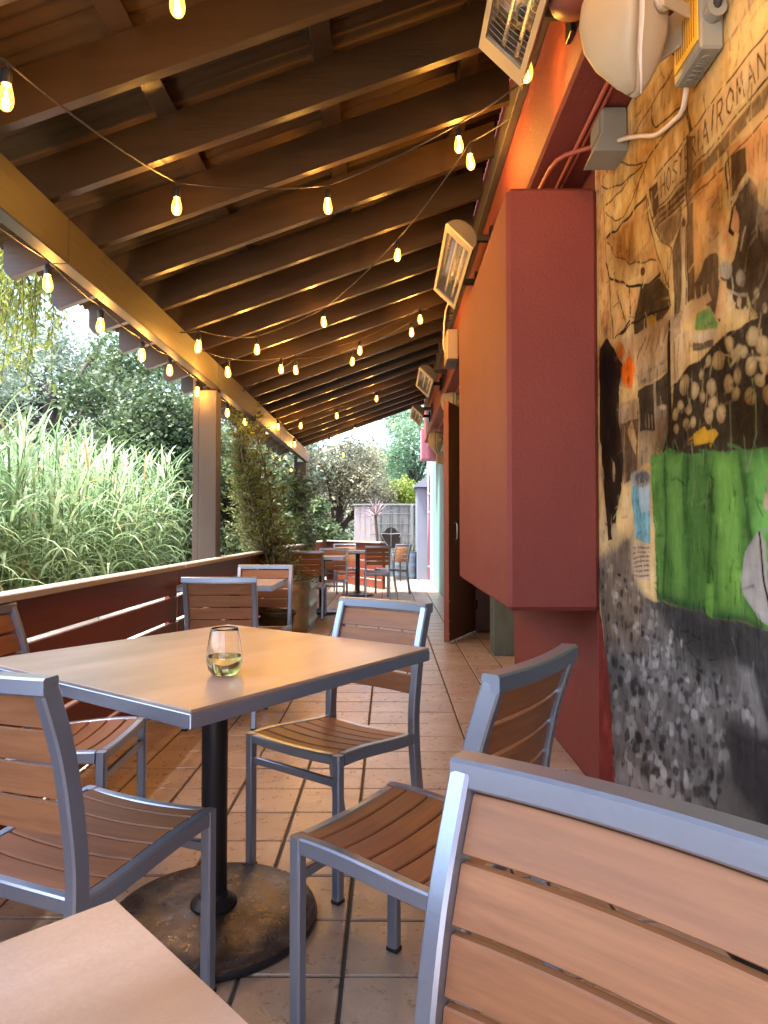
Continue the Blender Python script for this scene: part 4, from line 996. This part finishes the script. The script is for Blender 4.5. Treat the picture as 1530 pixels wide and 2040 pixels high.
B = cpx([(708, 857), (656, 881)]); string_light('last string of two bulbs under the far roof edge', [Vector((b.x, min(b.y, 11.7), b.z)) for b in B], rw(11.6), (-1.42, 11.8, 2.46))
B = [on_x(x, y, -1.585) for x, y in ((95, 563), (200, 648), (283, 707), (338, 737), (393, 780), (453, 822), (488, 840), (533, 858))]
string_light('outer string of bulbs along the outside of the beam', B, (-1.575, B[0].y - .8, 2.36), (-1.575, 9.4, 2.33))
B = [on_y(x, y, 13.6) for x, y in ((600, 936), (645, 896), (684, 906), (745, 883), (784, 848))]
string_light('garden string of bulbs beyond the roof end', B, (-2.9, 13.6, 2.4), (.70, 13.6, 3.35))
B = [on_y(x, y, 14.6) for x, y in ((544, 910), (557, 917), (569, 912), (580, 936), (590, 944))]
string_light('cluster of bulbs behind the far post', B, (-4.0, 14.6, 2.9), (-1.2, 14.6, 2.6))
# ================================================================== VEGETATION
def leaves(P, size, aspect=.5, droop=.3, seed=0, dirs=None, spread=1.0, bend=True):
    """folded leaves at points P (n,3): 6 verts, 4 tris-ish as 2 quads; returns V,F,tone"""
    r = np.random.default_rng(seed); n = len(P)
    if dirs is None:
        d = r.normal(size=(n, 3)); d[:, 2] = d[:, 2] * .6 - droop
    else: d = dirs + r.normal(size=(n, 3)) * .25 * spread
    d /= np.linalg.norm(d, axis=1, keepdims=True) + 1e-9
    s = np.cross(d, r.normal(size=(n, 3))); s /= np.linalg.norm(s, axis=1, keepdims=True) + 1e-9
    nn = np.cross(s, d)
    L = (size * r.uniform(.6, 1.35, n))[:, None]; w = L * aspect / 2
    a = P; c = P + d * L - nn * L * .12
    m = P + d * L * .5 + nn * L * .06
    b1 = m + s * w - nn * L * .05; b2 = m - s * w - nn * L * .05
    V = np.stack([a, b1, c, b2, m], 1).reshape(-1, 3)
    i = np.arange(n)[:, None] * 5
    F = np.concatenate([i + np.array([[0, 1, 4]]), i + np.array([[1, 2, 4]]), i + np.array([[2, 3, 4]]), i + np.array([[3, 0, 4]])])
    tone = np.repeat(np.clip(r.normal(.5, .22, n), 0, 1), 5)
    return V, F, tone
def blob_points(lumps, n, seed, shell=.55):
    r = np.random.default_rng(seed); out = []; tn = []
    vol = np.array([l[3] ** 2 for l in lumps]); vol = vol / vol.sum()
    for (x, y, z, rad), f in zip(lumps, vol):
        k = max(8, int(n * f)); u = r.normal(size=(k, 3)); u /= np.linalg.norm(u, axis=1, keepdims=True)
        rr_ = rad * (shell + (1 - shell) * r.random(k)) * (1 + .18 * np.sin(u[:, 0] * 7 + x * 3) * np.cos(u[:, 2] * 6 + y))
        out.append(np.array([x, y, z]) + u * rr_[:, None] * np.array([1, 1, .85])); tn.append(np.full(k, r.normal(0, .13)))
    return np.concatenate(out), np.concatenate(tn)
def tree(name, label, base, height, lumps, leafmat, n, lsize, seed, trunk=.16, aspect=.45, droop=.3, cat='tree', group=None, shell=.35):
    base = Vector(base); t = thing(name, label, cat, base, 0, group); r = random.Random(seed)
    g = G(); top = Vector((sum(l[0] for l in lumps) / len(lumps), sum(l[1] for l in lumps) / len(lumps), base.z + height * .62))
    mid = base.lerp(top, .5) + Vector((r.uniform(-.2, .2), r.uniform(-.2, .2), 0)) * height * .06
    tp = catmull([base, mid, top], 5); m = len(tp)
    g.tube(tp, trunk, 8, [1.15 - .75 * i / (m - 1) for i in range(m)])
    for l in lumps:
        c = Vector(l[:3]); st = tp[int(m * r.uniform(.35, .85))]; md = st.lerp(c, .5) + Vector((0, 0, .12 * (c - st).length))
        lp = catmull([st, md, c], 4); g.tube(lp, trunk * .38, 6, [1 - .75 * i / (len(lp) - 1) for i in range(len(lp))])
        for q in range(4):
            e = c + Vector((r.gauss(0, 1), r.gauss(0, 1), r.gauss(0, .7))).normalized() * l[3] * .85
            g.tube([c.lerp(md, .2), c.lerp(e, .5) + Vector((0, 0, .04)), e], trunk * .1, 4, [1, .7, .3])
    me = g.data('trunk', 'bark', True, base); link('trunk', me, t)
    P, dt = blob_points(lumps, n, seed, shell); V, F, tone = leaves(P - np.array(base), lsize, aspect, droop, seed + 1)
    tone = np.clip(tone + np.repeat(dt, 5), 0, 1)
    link('crown', big_mesh('crown', V, F, leafmat, tone), t); return t
def lump_cloud(c, rad, k, lr, seed, squash=(1, 1, 1)):
    r = random.Random(seed); out = []
    while len(out) < k:
        v = Vector((r.uniform(-1, 1), r.uniform(-1, 1), r.uniform(-1, 1)))
        if .25 < v.length < 1: out.append((c[0] + v.x * rad * squash[0], c[1] + v.y * rad * squash[1], c[2] + v.z * rad * squash[2], lr * r.uniform(.65, 1.25)))
    return out
TG = 'trees beyond the railing'
GZ = -.32
tree('shade_tree', 'big grey green tree behind the reeds on the left', (-7.2, 14.5, GZ), 7.5, lump_cloud((-6.9, 14.3, 4.0), 3.2, 26, 1.15, 1, (1.1, .8, .95)), 'leaf_grey', 60000, .10, 21, .24, group=TG)
tree('shade_tree', 'dark green tree with dense leaves next to the first post', (-4.5, 11.8, GZ), 4.6, lump_cloud((-4.35, 11.7, 2.7), 1.6, 16, .75, 2, (1, .8, 1.0)), 'leaf_dark', 34000, .085, 22, .15, aspect=.6, group=TG)
tree('shade_tree', 'tall pale grey tree at the back between beam and post', (-5.0, 19.0, GZ), 7.6, lump_cloud((-5.2, 19, 4.6), 2.8, 18, 1.2, 3, (1.3, .7, 1)), 'leaf_grey', 34000, .12, 23, .2, group=TG)
tree('shade_tree', 'distant green tree at the far left edge', (-14.5, 20, GZ), 8, lump_cloud((-13.5, 19, 3.8), 4.0, 22, 1.5, 4, (1.1, .7, .9)), 'leaf_grey', 26000, .18, 24, .25, group=TG)
tree('leafy_shrub', 'dark leafy shrub behind the tall evergreen planter', (-3.0, 11.6, GZ), 2.6, lump_cloud((-2.75, 11.8, 1.3), 1.15, 12, .6, 5, (1, 1, 1.1)), 'leaf_dark', 14000, .10, 25, .06, .6, cat='shrub', group=TG)
tree('shade_tree', 'olive grey bushy tree just beyond the far end of the roof', (-1.7, 19.5, GZ), 4.0, lump_cloud((-1.45, 19.4, 2.15), 1.55, 16, .72, 6, (1.1, .8, .95)), 'leaf_olive', 26000, .085, 26, .14, .5, group=TG)
tree('leafy_shrub', 'dark glossy shrub with broad leaves beside the far post', (-1.95, 17.2, GZ), 2.0, lump_cloud((-1.85, 17.2, .95), .75, 10, .42, 7), 'leaf_dark', 6000, .13, 27, .05, .5, cat='shrub', group=TG)
tree('shade_tree', 'feathery blue green tree above the far fence', (1.2, 25, GZ), 6.0, lump_cloud((1.0, 25, 3.9), 2.1, 16, .95, 8, (1.1, .8, 1.0)), 'leaf_teal', 24000, .15, 28, .16, .28, group=TG)
tree('shade_tree', 'yellow green tree peeping over the far fence', (.35, 20.5, GZ), 3.2, lump_cloud((.25, 20.4, 2.15), .85, 10, .45, 9, (1.2, .8, .6)), 'leaf_lime', 10000, .09, 29, .08, .5, group=TG)
tree('shade_tree', 'dark blue green tree in the distance behind the far fence', (-.2, 31, GZ), 6.0, lump_cloud((.0, 31, 3.2), 2.4, 12, 1.3, 10), 'leaf_teal', 14000, .2, 30, .2, .4, group=TG)
tree('shade_tree', 'broad grey tree far behind the olive tree', (-4.5, 30, GZ), 7.5, lump_cloud((-4.2, 30, 3.6), 3.4, 16, 1.5, 12, (1.2, .8, .9)), 'leaf_olive', 18000, .2, 31, .25, .5, group=TG)
# willow with hanging strands, crown mostly outside the frame
wt = thing('willow_tree', 'willow with yellow green narrow leaves hanging at the upper left edge', 'tree', (-4.9, 5.6, GZ))
g = G(); tp = catmull([(-4.9, 5.6, GZ), (-4.8, 5.65, 2.0), (-4.5, 5.8, 4.3)], 5); g.tube(tp, .13, 8, [1.1 - .06 * i for i in range(len(tp))])
r = random.Random(9); PP = []; DD = []
for k in range(100):
    a = r.uniform(0, 6.28); rad = r.uniform(.2, 1.55); s = Vector((-4.55 + rad * math.cos(a), 5.8 + rad * math.sin(a), r.uniform(3.7, 4.6)))
    if k > 62: s = Vector((r.uniform(-3.45, -2.98), r.uniform(5.2, 6.0), r.uniform(3.3, 3.9)))
    L = r.uniform(.5, 1.25) if s.x > -3.6 else r.uniform(.8, 1.9); e = s + Vector((r.uniform(-.1, .28), r.uniform(-.15, .15), -L)); md = s.lerp(e, .5) + Vector((.10, 0, .08))
    cpt = catmull([Vector((-4.5, 5.8, 4.2)), s.lerp(Vector((-4.5, 5.8, 4.2)), .3) + Vector((0, 0, .25)), s, md, e], 5); g.tube(cpt, .012, 4, [1 - .85 * i / (len(cpt) - 1) for i in range(len(cpt))])
    for i in range(8, len(cpt) - 1):
        for q in range(6): PP.append(cpt[i].lerp(cpt[i + 1], r.random())); DD.append(Vector((r.gauss(0, .6), r.gauss(0, .6), -.9)))
link('trunk', g.data('trunk', 'bark', True, _wloc(wt)), wt)
V, F, tone = leaves(np.array([tuple(p) for p in PP]) - np.array(_wloc(wt)), .085, .22, seed=41, dirs=np.array([tuple(d) for d in DD]))
link('crown', big_mesh('crown', V, F, 'leaf_willow', tone), wt)
# reed bed: arching strap leaves on canes
def reeds():
    r = np.random.default_rng(77); Vs = []; Fs = []; Ts = []; base = 0
    SEG = 5
    for k in range(1100):
        y = r.uniform(2.2, 12.0); x = -2.98 - abs(r.normal(0, 1)) * 1.2 - .06 * max(0, y - 6)
        if x < -7: continue
        h = r.uniform(1.55, 2.35) + .12 * min(3, max(0, -3 - x)); lean = r.normal(0, .10, 2)
        tone_c = r.normal(.52, .14)
        # cane
        nl = 17
        hs = np.linspace(.12, 1.0, nl) * h; az = r.uniform(0, 6.28)
        for q in range(nl):
            root = np.array([x + lean[0] * hs[q], y + lean[1] * hs[q], GZ + hs[q]])
            az += 2.4 + r.normal(0, .5); out = np.array([math.cos(az), math.sin(az), 0])
            L = r.uniform(.38, .68) * (.75 if q > nl - 4 else 1); el = (1.15 if q > nl - 4 else r.uniform(.45, .95)); cur = r.uniform(1.1, 2.3) * (.5 if q > nl - 4 else 1)
            side = np.cross(out, [0, 0, 1]); wd = r.uniform(.009, .018); p = root.copy(); P = []
            for s in range(SEG + 1):
                u = s / SEG; a = el - cur * u; w = wd * (1 - u ** 2.2) * (.7 + .6 * min(1, u * 4)) * .8 + .0004
                P.append((p + side * w, p - out * 0 + np.array([0, 0, -w * .35]), p - side * w))
                p = p + (out * math.cos(a) + np.array([0, 0, math.sin(a)])) * L / SEG
            P = np.array(P).reshape(-1, 3); Vs.append(P); i = np.arange(SEG)[:, None] * 3 + base
            Fs.append(np.concatenate([i + np.array([[0, 1, 4, 3]]), i + np.array([[1, 2, 5, 4]])])); base += len(P)
            Ts.append(np.full(len(P), .02 if r.random() < (.05 + .12 * (hs[q] < .35 * h)) else max(.1, tone_c + r.normal(0, .17) + .12 * (hs[q] / h - .5))))
        c0, c1 = np.array([x, y, GZ]), np.array([x + lean[0] * h, y + lean[1] * h, GZ + h]); w = .009
        P = np.array([c0 + [w, 0, 0], c0 + [-w * .5, w, 0], c0 + [-w * .5, -w, 0], c1 + [w * .5, 0, 0], c1 + [-w * .3, w * .5, 0], c1 + [-w * .3, -w * .5, 0]]); Vs.append(P)
        Fs.append(np.array([[0, 1, 4, 3], [1, 2, 5, 4], [2, 0, 3, 5]]) + base); base += 6; Ts.append(np.full(6, .3))
    o = link('reed_bed', big_mesh('reed_bed', np.concatenate(Vs), np.concatenate(Fs), 'leaf_reed', np.clip(np.concatenate(Ts), 0, 1)))
    tag(o, 'dense bed of tall light green reeds outside the railing', 'reeds', kind='stuff')
reeds()
def ground_cover():
    r = np.random.default_rng(5); P = np.stack([r.uniform(-9, -2.95, 9000), r.uniform(1.5, 24, 9000), np.full(9000, GZ)], 1)
    V, F, tone = leaves(P, .22, .12, seed=6, dirs=np.tile([0, 0, 1.0], (9000, 1)), spread=1.6)
    P2 = np.stack([r.uniform(-1.6, 3, 1500), r.uniform(16.9, 24, 1500), np.full(1500, GZ)], 1); V2, F2, t2 = leaves(P2, .25, .14, seed=7, dirs=np.tile([0, 0, 1.0], (1500, 1)), spread=1.6)
    o = link('ground_cover', big_mesh('ground_cover', np.concatenate([V, V2]), np.concatenate([F, F2 + len(V)]), 'leaf_grass', np.concatenate([tone, t2])))
    tag(o, 'low green grass and weeds on the soil outside the railing', 'grass', kind='stuff')
ground_cover()
# tall feathery evergreen in the trough
ev = thing('evergreen_shrub', 'tall feathery dark evergreen growing out of the metal trough', 'shrub', (-1.25, 7.75, .47))
r = random.Random(12); g = G(); PP = []; DD = []
for k in range(7):
    a = r.uniform(0, 6.28); b = Vector((-1.25 + .09 * math.cos(a), 7.75 + .25 * math.sin(a), .47)); hgt = r.uniform(1.2, 1.95)
    e = b + Vector((r.uniform(-.55, -.10), r.uniform(-.4, .3), hgt)); sp = catmull([b, b.lerp(e, .5) + Vector((r.uniform(-.08, .08), r.uniform(-.1, .1), 0)), e], 8)
    g.tube(sp, .018, 6, [1 - .7 * i / (len(sp) - 1) for i in range(len(sp))])
    for i, p in enumerate(sp):
        f = i / (len(sp) - 1); wr = .36 * (1 - f) ** .7 + .07
        for q in range(8):
            a = r.uniform(0, 6.28); dv = Vector((math.cos(a), math.sin(a), r.uniform(.1, .8))).normalized(); L = wr * r.uniform(.5, 1.1)
            g.tube([p, p + dv * L], .004, 3, [1, .3])
            for s in range(14):
                u = r.uniform(.15, 1.05); PP.append(p + dv * L * u + Vector((r.gauss(0, .025), r.gauss(0, .025), r.gauss(0, .025)))); DD.append(dv + Vector((r.gauss(0, .5), r.gauss(0, .5), r.gauss(0, .5))))
link('trunk', g.data('trunk', 'bark', True, _wloc(ev)), ev)
V, F, tone = leaves(np.array([tuple(p) for p in PP]) - np.array(_wloc(ev)), .05, .26, seed=51, dirs=np.array([tuple(d) for d in DD]))
link('crown', big_mesh('crown', V, F, 'leaf_conifer', tone), ev)
# spiky cordyline and grass by the far fence
hd = on_y(748, 1028, 15.9)
co = thing('cordyline', 'spiky purple grey cordyline on a thin trunk before the far fence', 'plant', (hd.x + .09, 15.9, GZ))
g = G(); tp = catmull([(hd.x + .10, 15.9, GZ), (hd.x + .06, 15.9, .6), (hd.x, 15.9, hd.z)], 5); g.tube(tp, .03, 8); link('trunk', g.data('trunk', 'bark', True, _wloc(co)), co)
def straps(c, n, L, wd, seed, up=.2):
    r = np.random.default_rng(seed); Vs = []; Fs = []; Ts = []; b = 0; SEG = 4
    for k in range(n):
        az = r.uniform(0, 6.28); el = r.uniform(-.25, 1.45) + up; out = np.array([math.cos(az), math.sin(az), 0]); side = np.cross(out, [0, 0, 1]); p = np.array(c, float); l = L * r.uniform(.75, 1.15); P = []
        for s in range(SEG + 1):
            u = s / SEG; w = wd * (1 - u ** 2) + .001; a = el - .35 * u; P += [p + side * w, p + [0, 0, -w * .4], p - side * w]; p = p + (out * math.cos(a) + np.array([0, 0, math.sin(a)])) * l / SEG
        Vs.append(np.array(P)); i = np.arange(SEG)[:, None] * 3 + b; Fs.append(np.concatenate([i + np.array([[0, 1, 4, 3]]), i + np.array([[1, 2, 5, 4]])])); b += len(P); Ts.append(np.full(len(P), r.uniform(0, 1)))
    return np.concatenate(Vs), np.concatenate(Fs), np.concatenate(Ts)
V, F, T = straps(Vector((hd.x, 15.9, hd.z)) - _wloc(co), 60, .46, .014, 61); link('crown', big_mesh('crown', V, F, 'leaf_cordyline', T), co)
gr = thing('grass_plant', 'fine green grass growing in the blue grey trough', 'plant', (.36, 15.75, .53))
V, F, T = straps((0, 0, 0), 120, .34, .004, 62, .6); link('blades', big_mesh('blades', V + np.random.default_rng(1).uniform(-.25, .25, (120, 1, 3)).repeat(15, 1).reshape(-1, 3) * np.array([.8, .4, 0]), F, 'leaf_grass', T), gr)

# ================================================================== FAR END
fe = thing('board_fence', 'weathered pale board fence with wire grid at the far end', 'fence', (0, 16.75, GZ))
x = -.84; k = 0
while x < .80:
    w = rnd.uniform(.12, .15); top = 1.66 + .085 * (x + .84) / 1.6 + rnd.uniform(-.015, .015)
    g = G(); g.span((x, 16.74 + rnd.uniform(-.006, .006), GZ), (x + w - .008, 16.762, top), .003); g.part('board', 'weathered_plank' if k > 3 else 'whitewash', fe); x += w; k += 1
g = G(); g.span((-.88, 16.70, 1.70), (.84, 16.80, 1.735), .003); g.part('cap_rail', 'weathered_plank', fe)
for z in (.75, 1.0, 1.25, 1.5):
    g = G(); g.tube([(-.45, 16.70, z), (.7, 16.70, z)], .009, 5); g.part('wire', 'wire_grey', fe)
for x in (-.2, .02, .24, .46, .68):
    g = G(); g.tube([(x, 16.705, .45), (x, 16.705, 1.68)], .009, 5); g.part('wire', 'wire_grey', fe)
for x in (.52, .74):
    g = G(); g.span((x, 16.66, GZ), (x + .07, 16.735, 1.70), .004); g.part('fence_post', 'weathered_plank', fe)
# ornate iron garden chair back
oc = on_y(779, 1072, 15.45)
gc = thing('iron_garden_seat', 'black iron garden seat with rounded scrolled back by the far trough', 'garden seat', (oc.x, 15.45, 0))
out = [(.0, .24), (.09, .22), (.14, .15), (.20, .12), (.215, .03), (.19, -.10), (.20, -.22), (-.20, -.22), (-.19, -.10), (-.215, .03), (-.20, .12), (-.14, .15), (-.09, .22)]
g = G(); g.prism([(oc.x + a, oc.z + b) for a, b in out], 'y', 15.44, 15.455); g.part('back_panel', 'black_metal', gc)
g = G(); g.tube(catmull([(oc.x - .19, 15.425, oc.z + .02), (oc.x - .21, 15.425, oc.z + .10), (oc.x, 15.425, oc.z + .09), (oc.x + .21, 15.425, oc.z + .10), (oc.x + .19, 15.425, oc.z + .02)]), .008, 6); g.part('scroll', 'steel', gc)
g = G(); g.tube([(oc.x, 15.425, oc.z + .22), (oc.x, 15.425, oc.z - .2)], .008, 6); g.part('scroll', 'steel', gc)
g = G(); g.tube(catmull([(oc.x - .19, 15.425, oc.z + .02), (oc.x - .14, 15.425, oc.z - .08), (oc.x - .05, 15.425, oc.z - .2)]), .008, 6); g.part('scroll', 'steel', gc)
g = G(); g.box((oc.x, 15.25, .46), (.46, .40, .025), None, .01); g.part('seat', 'black_metal', gc)
for sx in (-.2, .2):
    for yy in (15.07, 15.43):
        g = G(); g.tube([(oc.x + sx, yy, .0), (oc.x + sx, yy, .46 if yy < 15.3 else oc.z - .1)], .012, 6); g.part('leg', 'black_metal', gc)
# pink downpipe on the far wall
dp = thing('downpipe', 'thin pink painted pipe on the far end of the wall', 'pipe', (XW - .05, 15.28, 0))
g = G(); g.tube([(XW - .03, 15.28, .01), (XW - .03, 15.28, 2.4)], .022, 8); g.part('pipe', 'pink_wall', dp, True)
for z in (.3, 1.5, 1.9):
    g = G(); g.box((XW - .025, 15.28, z), (.05, .06, .03), None, .004); g.part('clamp', 'steel', dp)
